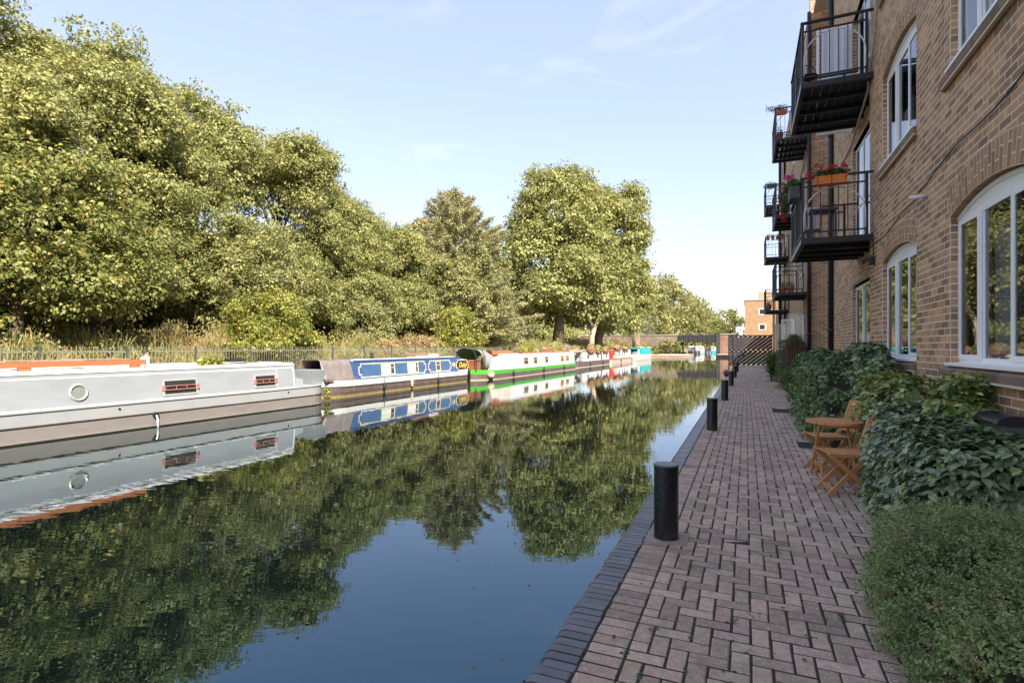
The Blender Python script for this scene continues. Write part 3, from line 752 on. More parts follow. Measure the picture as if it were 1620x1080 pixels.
open_leaf(XF - .01, 25.18, .56, 7.25, 8.58, R(180 - 84)); open_leaf(XF - .01, 29.68, .56, 7.25, 8.58, R(180 - 70))

# ---- balconies
def balcony(xo, xi, y0, y1, z, arch=True, n=7, label=None):
    sl = MB(); H = .10
    sl.box(xo, xi, y0, y0 + .07, z - H, z); sl.box(xo, xi, y1 - .07, y1, z - H, z); sl.box(xo, xo + .07, y0 + .07, y1 - .07, z - H, z)
    o = sl.build('balcony', MT['black'], BL, bevel=.004)
    if label: o['label'] = label
    d = MB(); k = int((xi - xo) / .14)
    for i in range(k): d.box(xo + .07 + i * (xi - xo - .07) / k, xo + .07 + (i + 1) * (xi - xo - .07) / k - .012, y0 + .07, y1 - .07, z - .05, z - .012)
    d.build('deck_boards', MT['soffit'], o)
    for i in range(1, 4):
        b = MB(); yy = y0 + (y1 - y0) * i / 4; b.box(xo + .07, xi, yy - .03, yy + .03, z - H - .03, z - .05); b.build('joist', MT['black'], o)
    r = MB(); zt = z + 1.05; p = .045
    def post(x, y, s=.045): r.box(x - s / 2, x + s / 2, y - s / 2, y + s / 2, z, zt)
    xa = xo + .03; ya = y0 + .03; yb = y1 - .03
    xm = xo + (xi - xo) * .80
    for x, y in ((xa, ya), (xa, yb), (xm, ya), (xi - .03, ya), (xm, yb), (xa, (ya + yb) / 2)): post(x, y)
    r.box(xo - .005, xi, ya - .03, ya + .03, zt, zt + .03); r.box(xo - .005, xi, yb - .03, yb + .03, zt, zt + .03); r.box(xa - .03, xa + .03, ya + .03, yb - .03, zt + .001, zt + .031)
    for zz in (z + .09, z + .90):
        r.box(xa, xm, ya - .012, ya + .012, zz, zz + .025); r.box(xa, xm, yb - .012, yb + .012, zz, zz + .025); r.box(xa - .012, xa + .012, ya, yb, zz, zz + .025)
    for i in range(1, n):
        x = xa + (xm - xa) * i / n
        for y in (ya, yb): r.box(x - .007, x + .007, y - .007, y + .007, z + .1, z + .9)
    m = int((y1 - y0) / .13)
    for i in range(1, m):
        y = ya + (yb - ya) * i / m; r.box(xa - .007, xa + .007, y - .007, y + .007, z + .1, z + .9)
    r.build('railing', MT['black'], o)
    if arch:
        a = MB(); w = (xm - xa) * .48; xc = (xa + xm) / 2
        pts = [(xc - w, ya - .02, z + .12)] + [(xc - w * math.cos(math.pi * i / 16), ya - .02, z + .40 + .46 * math.sin(math.pi * i / 16)) for i in range(17)] + [(xc + w, ya - .02, z + .12)]
        a.tube(pts, .011, 6); a.build('arch_hoop', MT['white_steel'], o, smooth=True)
    return o
LV = [3.53, 6.29, 9.0]
for z in LV[:2]: balcony(.90, XR, 10.92, 13.3, z)
for z in LV: balcony(.955, XF, 21.45, 24.0, z, n=6)
for z in LV: balcony(.93, XF, 31.3, 33.8, z, n=6)

# ---- pipes, cable, lamp, vents
pp = MB(); pp.tube([(XR - .06, 16.72, 0), (XR - .06, 16.72, ZT)], .068, 12)
for z in (2.0, 4.6, 7.2, 9.8): pp.tube([(XR - .06, 16.72, z), (XR - .06, 16.72, z + .09)], .082, 12); 
pp.build('downpipe', MT['blackpipe'], BL, smooth=True)
pp = MB(); pp.tube([(XF - .06, 21.12, 0), (XF - .06, 21.12, ZT)], .06, 12)
for z in (2.0, 4.6, 7.2, 9.8): pp.tube([(XF - .06, 21.12, z), (XF - .06, 21.12, z + .09)], .074, 12)
pp.build('downpipe', MT['blackpipe'], BL, smooth=True)
pp = MB(); pp.tube([(XF - .1, 37.6, 0), (XF - .1, 37.6, ZT)], .09, 10); pp.build('downpipe', MT['blackpipe'], BL, smooth=True)
pp = MB(); pp.tube([(XB - .03, 10.62, 9.4), (XB - .03, 10.62, 7.1), (XB - .04, 10.8, 6.75), (XR - .17, 11.3, 6.12), (XR - .03, 13.9, 6.02), (XR - .03, 16.6, 5.98)], .02, 8)
pp.build('conduit', mat('cream_conduit', (.55, .48, .4), .5, .1), BL, smooth=True)
pp = MB(); pts = []
for i in range(26):
    y = 11.5 - i * .3; pts.append((XW - .02 if y < YS else (XB - .02 if y < YE else XR - .02), y, 3.28 + .018 * i + .03 * math.sin(i * .9)))
pp.tube(pts, .008, 5); pp.tube([(XB - .02, 10.85, 3.0), (XB - .03, 10.8, 3.4), (XB - .02, 10.6, 3.42)], .008, 5)
pp.build('cable', MT['blackpipe'], BL, smooth=True)
pp = MB(); pp.box(XB - .10, XB, 10.8, 10.9, 2.99, 3.10); pp.bar((XB - .02, 10.85, 3.12), (XB - .20, 10.85, 3.04), .07, .05); pp.build('wall_lamp', MT['black'], BL, bevel=.01)
pp = MB(); pp.tube([(XW + .02, 7.72, 3.36), (XW - .16, 7.72, 3.35)], .022, 10); pp.build('overflow_pipe', MT['white_steel'], BL, smooth=True)
pp = MB(); pp.box(XF - .25, XF - .02, 25.9, 26.1, 10.2, 10.32); pp.box(XF - .02, XF, 25.95, 26.05, 10.1, 10.3); pp.build('security_camera', MT['white_steel'], BL, bevel=.01)

# ---------------------------------------------------------------- garden furniture
def X_pair(mb, pts, wd, th, up=(0, 0, 1)):
    for a, b in pts: mb.bar(a, b, wd, th, up=up)

def round_table():
    t = empty('garden_table', (0, 0, 0), 'small round folding table of orange hardwood between the chairs and the hedge', 'table')
    # slatted round top
    mb = MB(); r = .31; n = 9; s = 2 * r / n
    for i in range(n):
        a = -r + i * s + .002; b = a + s - .004; pts = []
        for x in (a, b):
            h = math.sqrt(max(0, (r - .02) ** 2 - min(abs(x), r - .021) ** 2)); pts.append(h)
        n0 = len(mb.v)
        for z in (.687, .708):
            for x, y in ((a, -pts[0]), (b, -pts[1]), (b, pts[1]), (a, pts[0])): mb.v.append((x, y, z))
        for q in ((3, 2, 1, 0), (4, 5, 6, 7), (0, 1, 5, 4), (1, 2, 6, 5), (2, 3, 7, 6), (3, 0, 4, 7)): mb.face([n0 + k for k in q])
    mb.build('table_top', MT['woodh'], t, bevel=.002)
    m = MB(); K = 40
    for i in range(K):
        a0 = 2 * math.pi * i / K; a1 = 2 * math.pi * (i + 1) / K; n0 = len(m.v)
        for z in (.682, .710):
            for rr, aa in ((r - .03, a0), (r, a0), (r, a1), (r - .03, a1)): m.v.append((rr * math.cos(aa), rr * math.sin(aa), z))
        for q in ((3, 2, 1, 0), (4, 5, 6, 7), (1, 2, 6, 5), (3, 0, 4, 7)): m.face([n0 + k for k in q])
    m.build('rim', MT['woodh'], t)
    for sx in (-1, 1):
        for k, (ya, yb) in enumerate(((-.2, .25), (.2, -.25))):
            x = sx * (.205 if k == 0 else .178); l = MB(); l.bar((x, ya, .685), (x, yb, .0), .036, .022, up=(1, 0, 0)); l.build('leg', MT['wood'], t, bevel=.002)
    st = MB()
    for y, z, x in ((-.235 + .045, .10, .178), (.235 - .045, .10, .205), (-.165, .66, .205), (.165, .66, .178)): st.bar((-x + .012, y, z), (x - .012, y, z), .02, .04)
    st.build('stretcher', MT['woodh'], t, bevel=.002)
    return t

def chair(label):
    c = empty('garden_chair', (0, 0, 0), label, 'chair', 'folding hardwood chairs')
    s = MB()
    for i in range(6): s.box(-.21 + i * .07, -.21 + i * .07 + .058, -.175, .175, .445, .458)
    s.build('seat', MT['woodh'], c, bevel=.003)
    for y in (-.188, .188): f = MB(); f.bar((-.22, y, .44), (.21, y, .44), .022, .036, up=(0, 0, 1)); f.build('seat_rail', MT['wood'], c, bevel=.002)
    for y in (-.212, .212):
        l = MB(); l.bar((-.23, y, .462), (.26, y, .0), .048, .022, up=(0, 1, 0)); l.build('leg', MT['wood'], c, bevel=.002)
    for y in (-.165, .165):
        l = MB(); l.bar((-.22, y, .0), (.24, y, .51), .048, .022, up=(0, 1, 0)); l.build('leg', MT['wood'], c, bevel=.002)
    st = MB(); st.bar((-.155, -.152, .065), (-.155, .152, .065), .02, .036); st.bar((.20, -.2, .055), (.20, .2, .055), .02, .036); st.build('stretcher', MT['woodh'], c, bevel=.002)
    b = MB()
    for y in (-.165, .165): b.bar((.20, y, .43), (.345, y, .86), .022, .036, up=(0, 1, 0))
    n = len(b.v)
    for i in range(8):  # curved top rail
        y0 = -.18 + i * .045; y1 = y0 + .045; z = .86 + .022 * math.cos((y0 + .0225) / .18 * 1.5)
        b.bar((.345, y0, z), (.345, y1, .86 + .022 * math.cos((y1 + .0225 - .045) / .18 * 1.5 if i < 7 else 1.5)), .02, .06)
    b.bar((.232, -.165, .53), (.232, .165, .53), .018, .04)
    for i in range(5):
        y = -.11 + i * .055; b.bar((.236, y, .54), (.342, y, .85), .012, .026, up=(0, 1, 0))
    b.build('backrest', MT['wood'], c, bevel=.002)
    return c
t = round_table(); t.location = (.99, 7.62, 0); t.rotation_euler.z = R(6)
c1 = chair('folding hardwood chair nearest the camera with crossed legs half hidden by the hedge'); c1.location = (.99, 6.93, 0); c1.rotation_euler.z = R(13)
c2 = copy_tree(c1); tag(c2, 'folding hardwood chair behind the round table with its slatted backrest showing'); c2.location = (.99, 8.15, 0); c2.rotation_euler.z = R(16)

# ---------------------------------------------------------------- hedges by the wall
MT['lonicera'] = leafmat('small_hedge_leaf', (.11, .17, .06), (.36, .46, .18), (.6, .42, .26), .955, rough=.5, tr=.25, low=1.6)
MT['lonicera_dead'] = leafmat('dead_hedge_sprig', (.34, .20, .12), (.58, .40, .28), rough=.8, tr=.2)
MT['sprigstem'] = mat('sprig_stem', (.26, .29, .12), .8, .3, 8)
MT['glossy'] = leafmat('glossy_blue_green_leaf', (.11, .165, .08), (.28, .36, .18), (.42, .48, .18), .95, rough=.24, tr=.16, spec=.8, low=.9)
MT['variegated'] = leafmat('variegated_leaf', (.12, .18, .04), (.34, .42, .12), (.70, .68, .30), .86, rough=.33, tr=.22, spec=.55, low=1.2)
MT['darkglossy'] = leafmat('dark_viburnum_leaf', (.075, .125, .045), (.20, .30, .10), (.32, .40, .12), .93, rough=.35, tr=.15, spec=.5, low=.8)
MT['feather'] = leafmat('feathery_leaf', (.08, .11, .045), (.17, .21, .08), (.28, .18, .1), .92, rough=.6, tr=.25)
MT['brightleaf'] = leafmat('bright_leaf', (.05, .11, .02), (.10, .20, .04), rough=.45, tr=.3)
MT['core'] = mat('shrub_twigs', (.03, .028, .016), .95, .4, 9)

def hull(x0, x1, y0, y1, z1, n, rng, p=4.0, z0=.0, lump=.07, inner=.16, topw=1.5):
    "points through the outer layer of a rounded block, with outward normals"
    c = np.array([(x0 + x1) / 2, (y0 + y1) / 2, z0]); s = np.array([(x1 - x0) / 2, (y1 - y0) / 2, z1 - z0])
    d = rng.normal(size=(n * 3, 3)) / s ** .0; d[:, 2] = np.abs(d[:, 2]) * topw
    d = unit(d * s) / s                      # spread by area
    k = (np.abs(d) ** p).sum(1) ** (1 / p); q = d / k[:, None]
    nrm = unit(np.sign(q) * np.abs(q) ** (p - 1) / s)
    P = c + q * s
    ph = P * 4.2
    l = lump * (np.sin(ph[:, 0] * 1.7 + 1) * np.sin(ph[:, 1] * 1.3) + .6 * np.sin(ph[:, 1] * 3.1 + ph[:, 2] * 2.7) + .5 * np.sin(ph[:, 0] * 4 + ph[:, 2] * 3))
    P = P + nrm * (l - inner * rng.random(len(P)) ** 1.6)[:, None]
    ok = P[:, 2] > z0 + .02
    return P[ok][:n], nrm[ok][:n]

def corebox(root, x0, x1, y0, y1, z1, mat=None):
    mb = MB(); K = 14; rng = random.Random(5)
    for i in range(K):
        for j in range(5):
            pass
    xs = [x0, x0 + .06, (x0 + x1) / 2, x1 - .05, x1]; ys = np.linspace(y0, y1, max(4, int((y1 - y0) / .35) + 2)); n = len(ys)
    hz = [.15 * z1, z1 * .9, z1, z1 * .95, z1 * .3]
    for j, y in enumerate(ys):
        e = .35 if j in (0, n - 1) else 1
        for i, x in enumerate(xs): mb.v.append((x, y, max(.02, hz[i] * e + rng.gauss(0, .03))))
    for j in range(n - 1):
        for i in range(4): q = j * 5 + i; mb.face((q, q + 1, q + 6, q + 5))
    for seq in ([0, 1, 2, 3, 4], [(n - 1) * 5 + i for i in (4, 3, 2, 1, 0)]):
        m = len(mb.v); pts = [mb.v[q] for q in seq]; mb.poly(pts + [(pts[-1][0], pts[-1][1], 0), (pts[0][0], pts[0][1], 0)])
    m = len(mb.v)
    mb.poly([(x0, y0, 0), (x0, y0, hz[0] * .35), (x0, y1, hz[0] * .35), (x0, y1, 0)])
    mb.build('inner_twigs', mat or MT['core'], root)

def hedge(name, label, cat, box, n, leaf, m, seed, p=4.0, shape=LEAF8, lump=.06, inner=.14, core=.13, up=.5, group=None, tilt=.55):
    x0, x1, y0, y1, z1 = box; rng = np.random.default_rng(seed)
    root = empty(name, ((x0 + x1) / 2, (y0 + y1) / 2, 0), label, cat, group)
    P, nr = hull(x0, x1, y0, y1, z1, n, rng, p, lump=lump, inner=inner)
    P[:, 0] = np.minimum(P[:, 0], XW - .02)
    N = nr + rng.normal(size=P.shape) * tilt + np.array([0, 0, up])
    T = nr + rng.normal(size=P.shape) * .8 + np.array([0, 0, -.35])
    leafcloud('leaves', P, N, leaf * rng.uniform(.6, 1.25, len(P)), shape, m, parent=root, T=T, rng=rng)
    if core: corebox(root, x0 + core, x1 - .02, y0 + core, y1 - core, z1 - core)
    return root

def sprig_hedge(box, nsp, seed):
    x0, x1, y0, y1, z1 = box; rng = np.random.default_rng(seed)
    root = empty('clipped_hedge', ((x0 + x1) / 2, (y0 + y1) / 2, 0), 'low clipped hedge of tiny leaves with dead brown sprigs in the foreground', 'hedge')
    P, nr = hull(x0, x1, y0, y1, z1, nsp, rng, 3.2, lump=.045, inner=.10)
    D = unit(nr + rng.normal(size=P.shape) * .42 + np.array([-.15, -.1, .22]))
    Ls = rng.uniform(.06, .155, len(P)); dead = (np.sin(P[:, 0] * 15.3 + 1.1) * np.sin(P[:, 1] * 12.1 + .6) + rng.normal(size=len(P)) * .3) > .92
    for nm, msk, mt in (('leaves', ~dead, MT['lonicera']), ('dead_sprigs', dead, MT['lonicera_dead'])):
        p = P[msk]; d = D[msk]; L = Ls[msk]; k = 22 if nm == 'leaves' else 14; n = len(p)
        t = np.tile(np.linspace(.05, 1, k), n); i = np.repeat(np.arange(n), k)
        q = p[i] + d[i] * (L[i] * t)[:, None]
        rr = unit(rng.normal(size=q.shape)); side = unit(rr - d[i] * (rr * d[i]).sum(1, keepdims=True))
        T = side * .85 + d[i] * .6
        leafcloud(nm, q, unit(np.cross(T, rng.normal(size=q.shape))) * .6 + d[i] * .6 + np.array([0, 0, .3]), (.021 * (1.25 - .55 * t)) * rng.uniform(.8, 1.3, len(q)), NEEDLE if nm == 'dead_sprigs' else (LEAF4[0] * np.array([1, .75, 1]), LEAF4[1]), mt, parent=root, T=T, rng=rng)
    mb = MB(); idx = rng.permutation(len(P))[:2600]
    for i in idx:
        a = P[i]; b = P[i] + D[i] * Ls[i] * rng.uniform(.8, 1.25); a2 = a - nr[i] * .05
        mb.poly([tuple(a2), tuple(a2 + np.array([.003, .003, 0])), tuple(b + np.array([.0005, .0005, 0])), tuple(b)])
    mb.build('stems', MT['sprigstem'], root)
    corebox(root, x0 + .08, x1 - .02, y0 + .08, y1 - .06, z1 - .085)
sprig_hedge((.76, 1.92, 1.7, 4.92, .52), 8200, 5)
hedge('evergreen_shrub', 'broad leaved glossy blue green shrub between the clipped hedge and the wooden chairs', 'shrub', (1.10, 2.06, 4.60, 6.75, .98), 8200, .086, MT['glossy'], 8, p=4.5, lump=.05, up=1.1, tilt=.4)
h2 = [o for o in COL.objects if o.get('label', '').startswith('broad leaved glossy')][0]
rng_ = np.random.default_rng(77); P_, n_ = hull(1.13, 1.95, 6.15, 6.95, .98, 2200, rng_, 4.0, lump=.05, inner=.14)
leafcloud('side_branch_leaves', P_, n_ + rng_.normal(size=P_.shape) * .55 + np.array([0, 0, .5]), .084 * rng_.uniform(.6, 1.25, len(P_)), LEAF8, MT['glossy'], parent=h2, T=n_ + rng_.normal(size=P_.shape) * .8 + np.array([0, 0, -.35]), rng=rng_)
hedge('variegated_shrub', 'yellow and green variegated shrub just behind the wooden table', 'shrub', (1.30, 1.92, 6.6, 8.7, 1.26), 5600, .075, MT['variegated'], 9, p=2.8, lump=.09)
hedge('variegated_shrub', 'thin yellow edged shrub spilling over below the nearest window sill', 'shrub', (1.52, 1.92, 5.15, 6.8, 1.26), 3200, .085, MT['variegated'], 10, p=2.4, lump=.1, core=0)
hedge('evergreen_shrub', 'tall rounded shrub with big drooping leaves against the wall under the second window', 'shrub', (1.40, 1.92, 8.3, 10.6, 1.62), 8000, .085, MT['glossy'], 12, p=3, lump=.07)
hedge('evergreen_shrub', 'long dark shrub leaning over the path behind the wooden chairs', 'shrub', (1.0, 1.92, 9.3, 13.6, 1.40), 19000, .072, MT['darkglossy'], 13, p=3.4, lump=.12)
hedge('evergreen_shrub', 'dark green shrub with pale shoots between the long shrub and the downpipe', 'shrub', (1.15, 2.1, 13.6, 16.6, 1.44), 11000, .072, MT['darkglossy'], 14, p=2.8, lump=.12)
hedge('evergreen_shrub', 'low bright green shrub at the foot of the brick pier', 'shrub', (1.25, 2.0, 16.8, 20.4, 1.15), 6500, .09, MT['brightleaf'], 15, p=2.6, lump=.14)
hedge('feathery_shrub', 'tall feathery grey green conifer shrub beside the far window', 'shrub', (1.2, 2.0, 21.5, 25.0, 1.95), 16000, .075, MT['feather'], 16, p=2.0, shape=NEEDLE, lump=.16, tilt=.9)
hedge('evergreen_shrub', 'distant dark shrub filling the bed before the slatted gate', 'shrub', (1.35, 2.0, 26, 35.0, 1.3), 8000, .12, MT['darkglossy'], 17, p=2.4, lump=.15)
# red twiggy shrub, palm
def spiky(loc, label, nleaf, L, hgt, seed, m, name='palm_plant'):
    root = empty(name, loc, label, 'palm'); rng = np.random.default_rng(seed); P = []; N = []; T = []; S = []
    for i in range(nleaf):
        a = rng.uniform(0, 6.28); e = rng.uniform(-.3, 1.2); d = np.array([math.cos(a) * math.cos(e), math.sin(a) * math.cos(e), math.sin(e)])
        side = np.cross(d, [0, 0, 1]); P.append(np.array(loc) + (0, 0, hgt * rng.uniform(.1, .8))); N.append(np.cross(side, d)); T.append(d); S.append(L * rng.uniform(.6, 1.1))
    leafcloud('fronds', np.array(P), np.array(N), np.array(S), (BLADE[0] * np.array([1, 1.1, 1]), BLADE[1]), m, parent=root, T=np.array(T))
    mb = MB(); mb.tube([loc, (loc[0], loc[1], hgt * .8)], .05, 7); mb.build('trunk', MT['bark'], root)
spiky((1.12, 28.5, 0), 'dark spiky palm like plant at the path edge near the gate', 420, .75, 1.35, 3, MT['darkglossy'])
mb = MB(); rng2 = random.Random(9)
for i in range(38):
    a = rng2.uniform(0, 6.28); x, y = 1.55 + rng2.gauss(0, .05), 21.0 + rng2.gauss(0, .1); h = rng2.uniform(1.2, 2.1)
    mb.tube([(x, y, 0), (x + .12 * math.cos(a), y + .3 * math.sin(a), h * .5), (x + .3 * math.cos(a), y + .6 * math.sin(a), h)], [.014, .010, .004], 4)
tag(mb.build('bare_shrub', mat('reddish_twigs', (.16, .07, .05), .8, .3), at=(1.55, 21, 0)), 'bare reddish twiggy shrub beside the feathery conifer shrub', 'shrub')
# storage bin by the wall
b = empty('storage_bin', (1.80, 5.2, 0), 'dark plastic storage bin with a domed lid between the hedge and the wall', 'bin')
m = MB(); m.box(1.70, 1.90, 5.02, 5.42, 0, 1.04); m.build('body', MT['grey_plastic'], b, bevel=.02)
m = MB()
for i in range(8):
    a0 = math.pi * i / 8; a1 = math.pi * (i + 1) / 8; P = lambda a, y: (1.79 - .12 * math.cos(a), y, 1.045 + .06 * math.sin(a))
    m.poly([P(a0, 5.0), P(a1, 5.0), P(a1, 5.44), P(a0, 5.44)])
m.poly([P(math.pi * i / 8, 5.0) for i in range(9)][::-1]); m.poly([P(math.pi * i / 8, 5.44) for i in range(9)])
m.box(1.66, 1.92, 4.99, 5.45, 1.035, 1.05); m.build('lid', mat('black_gloss_plastic', (.02, .022, .035), .2, .1), b, smooth=False)

# ---------------------------------------------------------------- balcony plants and furniture
MT['geranium'] = leafmat('geranium_leaf', (.04, .08, .02), (.09, .15, .04), rough=.5, tr=.2)
MT['redflower'] = leafmat('red_petal', (.55, .01, .02), (.75, .02, .03), rough=.5, tr=.25)
MT['pinkflower'] = leafmat('pink_petal', (.65, .02, .15), (.8, .05, .2), rough=.5, tr=.25)
MT['purpleflower'] = leafmat('purple_petal', (.22, .08, .45), (.35, .15, .6), rough=.5, tr=.25)
def foliage(root, name, c, rad, n, leaf, m, seed, squash=.6, shape=LEAF4):
    rng = np.random.default_rng(seed); d = unit(rng.normal(size=(n, 3))); P = np.array(c) + d * np.array(rad) * (rng.random((n, 1)) ** .4)
    return leafcloud(name, P, d + rng.normal(size=(n, 3)) * .5 + (0, 0, .4), leaf * rng.uniform(.6, 1.2, n), shape, m, parent=root, rng=rng)
def blooms(root, cs, r, n, leaf, m, seed):
    rng = np.random.default_rng(seed)
    for c in cs:
        d = unit(rng.normal(size=(n, 3))); leafcloud('flower_head', np.array(c) + d * r * rng.uniform(.7, 1, (n, 1)), d + rng.normal(size=d.shape) * .25, leaf, LEAF4, m, parent=root, rng=rng)
def trough(mb, x0, x1, y0, y1, z0, z1, t=.02, tp=.82):
    cx, cy = (x0 + x1) / 2, (y0 + y1) / 2
    def ring(f, z): return [(cx + (x0 - cx) * f, cy + (y0 - cy) * f, z), (cx + (x1 - cx) * f, cy + (y0 - cy) * f, z), (cx + (x1 - cx) * f, cy + (y1 - cy) * f, z), (cx + (x0 - cx) * f, cy + (y1 - cy) * f, z)]
    f2 = 1 - .03 / max(x1 - x0, .05); a, b, c, d = ring(tp, z0), ring(1, z1), ring(f2, z1), ring(f2, z1 - .04)
    mb.poly(a[::-1])
    for p, q in ((a, b), (b, c), (c, d)):
        for i in range(4): j = (i + 1) % 4; mb.poly([p[i], p[j], q[j], q[i]])
    mb.poly(d)
# orange box with red geraniums on the near rail of the lower balcony
yb_ = 10.80; r = empty('window_box', (1.33, yb_, 4.38), 'orange window box of red geraniums hooked on the rail of the lower near balcony', 'planter')
m = MB(); trough(m, 1.10, 1.60, yb_ - .09, yb_ + .09, 4.40, 4.55); m.build('trough', MT['orange_plastic'], r)
m = MB()
for x in (1.14, 1.35, 1.56): m.bar((x, yb_ - .095, 4.38), (x, yb_ - .095, 4.56), .008, .008); m.bar((x, yb_ - .095, 4.56), (x, yb_ + .16, 4.60), .008, .008)
m.bar((1.10, yb_ - .1, 4.395), (1.6, yb_ - .1, 4.395), .01, .01); m.build('bracket', MT['black'], r)
foliage(r, 'leaves', (1.34, yb_, 4.60), (.30, .12, .08), 900, .045, MT['geranium'], 4)
blooms(r, [(1.36, yb_ - .08, 4.70), (1.30, yb_ - .08, 4.65), (1.40, yb_ - .06, 4.68), (1.52, yb_ - .08, 4.70), (1.56, yb_ - .05, 4.68), (1.12, yb_ - .05, 4.74), (1.2, yb_ - .05, 4.72), (1.02, yb_ - .08, 4.55), (1.00, yb_ - .06, 4.60)], .045, 46, .026, MT['redflower'], 5)
# dark box with trailing pink and red flowers outside the side rail
r = empty('window_box', (.84, 11.3, 4.38), 'dark grey window box of trailing pink flowers outside the lower near balcony', 'planter')
m = MB(); trough(m, .72, .89, 11.0, 11.6, 4.30, 4.50); m.build('trough', MT['grey_plastic'], r)
foliage(r, 'leaves', (.79, 11.35, 4.58), (.14, .38, .10), 900, .05, MT['geranium'], 6)
foliage(r, 'trailing_leaves', (.70, 11.75, 4.42), (.10, .25, .28), 500, .05, MT['geranium'], 7)
blooms(r, [(.78, 11.2, 4.72), (.72, 11.3, 4.74), (.68, 11.1, 4.70), (.66, 11.6, 4.62), (.62, 11.9, 4.55)], .05, 50, .03, MT['pinkflower'], 8)
blooms(r, [(.66, 11.7, 4.36), (.70, 11.9, 4.30), (.66, 12.0, 4.20), (.68, 11.9, 4.1), (.66, 12.0, 4.42)], .05, 50, .03, MT['redflower'], 9)
# table and chair on the lower near balcony
r = empty('balcony_table', (1.35, 11.9, 3.54), 'small dark table standing on the lower near balcony', 'table')
m = MB(); m.box(1.12, 1.58, 11.7, 12.1, 4.18, 4.21); m.build('table_top', MT['grey_plastic'], r, bevel=.004)
for x in (1.16, 1.54):
    for y in (11.74, 12.06): m = MB(); m.bar((x, y, 3.54), (x, y, 4.18), .03, .03); m.build('leg', MT['grey_plastic'], r)
r = empty('balcony_chair', (1.2, 12.6, 3.54), 'pinkish white plastic chair on the lower near balcony behind the orange box', 'chair')
pk = mat('pale_pink_plastic', (.62, .50, .52), .4, .05)
m = MB(); m.box(1.0, 1.42, 12.4, 12.8, 3.96, 3.99); m.build('seat', pk, r, bevel=.01)
m = MB(); 
for i in range(5): m.box(1.02 + i * .08, 1.07 + i * .08, 12.79, 12.81, 4.0, 4.42)
m.box(1.0, 1.42, 12.785, 12.815, 4.42, 4.5); m.build('backrest', pk, r, bevel=.005)
for x in (1.02, 1.40):
    for y in (12.42, 12.78): m = MB(); m.bar((x, y, 3.54), (x, y, 3.96), .035, .035); m.build('leg', pk, r)
r = empty('balcony_chair', (1.02, 11.6, 6.27), 'round backed black wire chair on the upper near balcony', 'chair')
m = MB(); m.lathe((1.08, 11.7, 6.27), [(.17, .43), (.18, .44), (.17, .45)], 18); m.build('seat', MT['black'], r)
m = MB(); m.tube([(1.08 + .17 * math.cos(a), 11.86, 6.72 + .30 * math.sin(a)) for a in np.linspace(-.4, math.pi + .4, 14)], .01, 6)
for k in (-.08, 0, .08): m.tube([(1.08 + k, 11.86, 6.72), (1.08 + k, 11.86, 6.99)], .006, 5)
m.build('backrest', MT['black'], r)
for x, y in ((.96, 11.6), (1.2, 11.6), (.96, 11.84), (1.2, 11.84)): m = MB(); m.bar((x, y, 6.27), (x, y, 6.7), .015, .015); m.build('leg', MT['black'], r)
# pots
def pot(x, y, z, r0, h, label, leafn=0, lm='geranium', flower=None, group=None, seed=1, grow=.14, pm='terracotta'):
    r = empty('flower_pot', (x, y, z), label, 'flower pot', group)
    m = MB(); m.lathe((x, y, z), [(r0 * .68, 0), (r0 * .95, h * .82), (r0 * 1.06, h * .82), (r0 * 1.06, h), (r0 * .93, h), (r0 * .9, h * .9)], 16); m.build('pot', MT[pm], r)
    if leafn: foliage(r, 'leaves', (x, y, z + h + grow * .6), (r0 * 1.3, r0 * 1.3, grow), leafn, .05, MT[lm], seed)
    if flower:
        blooms(r, [(x + .05, y, z + h + grow * 1.3), (x - .06, y + .03, z + h + grow)], .045, 30, .03, MT[flower], seed)
    return r
for i, x in enumerate((1.22, 1.45)):
    pot(x, 21.62, 3.53, .12, .2, ['left terracotta pot on the lower balcony beyond the brick pier', 'right terracotta pot on the lower balcony beyond the brick pier'][i], 120, group='terracotta pots on balconies', seed=20 + i)
for i, x in enumerate((1.06, 1.28, 1.50, 1.72)):
    pot(x, 31.3, 7.16, .085, .17, ['leftmost', 'second from left', 'third from left', 'rightmost'][i] + ' of four small pots lined along the farthest middle balcony rail', 90, group='pots on the rail', seed=30 + i, grow=.1)
pot(1.1, 31.6, 3.53, .15, .3, 'orange pot with leaves on the lowest farthest balcony', 200, seed=40, group='terracotta pots on balconies')
pot(1.1, 21.7, 9.0, .13, .22, 'terracotta pot with thin shoots on the top balcony beyond the pier', 160, seed=41, grow=.25, group='terracotta pots on balconies')
pot(1.75, 21.7, 9.0, .15, .25, 'wide terracotta pot near the wall on the top balcony beyond the pier', 160, seed=42, flower='redflower', group='terracotta pots on balconies')
pot(1.25, 21.7, 6.26, .13, .22, 'terracotta pot with red flowers on the middle balcony beyond the pier', 160, seed=43, flower='redflower', group='terracotta pots on balconies')
r = empty('hanging_plant', (1.0, 31.25, 9.6), 'dark trailing plant on the rail of the farthest top balcony', 'plant')
m = MB(); trough(m, 1.0, 1.45, 31.12, 31.28, 9.85, 10.0); m.build('trough', MT['grey_plastic'], r); foliage(r, 'leaves', (1.15, 31.2, 9.98), (.35, .15, .2), 500, .06, MT['darkglossy'], 44)
r = empty('hanging_plant', (.9, 21.3, 9.9), 'leafy plant with thin shoots on the rail of the top balcony beyond the pier', 'plant')
m = MB(); trough(m, .96, 1.35, 21.3, 21.45, 9.80, 9.95); m.build('trough', MT['terracotta'], r); foliage(r, 'leaves', (1.1, 21.38, 10.02), (.3, .1, .14), 350, .05, MT['geranium'], 45); foliage(r, 'shoots', (.80, 21.38, 10.06), (.2, .08, .14), 60, .10, MT['geranium'], 46, shape=NEEDLE)

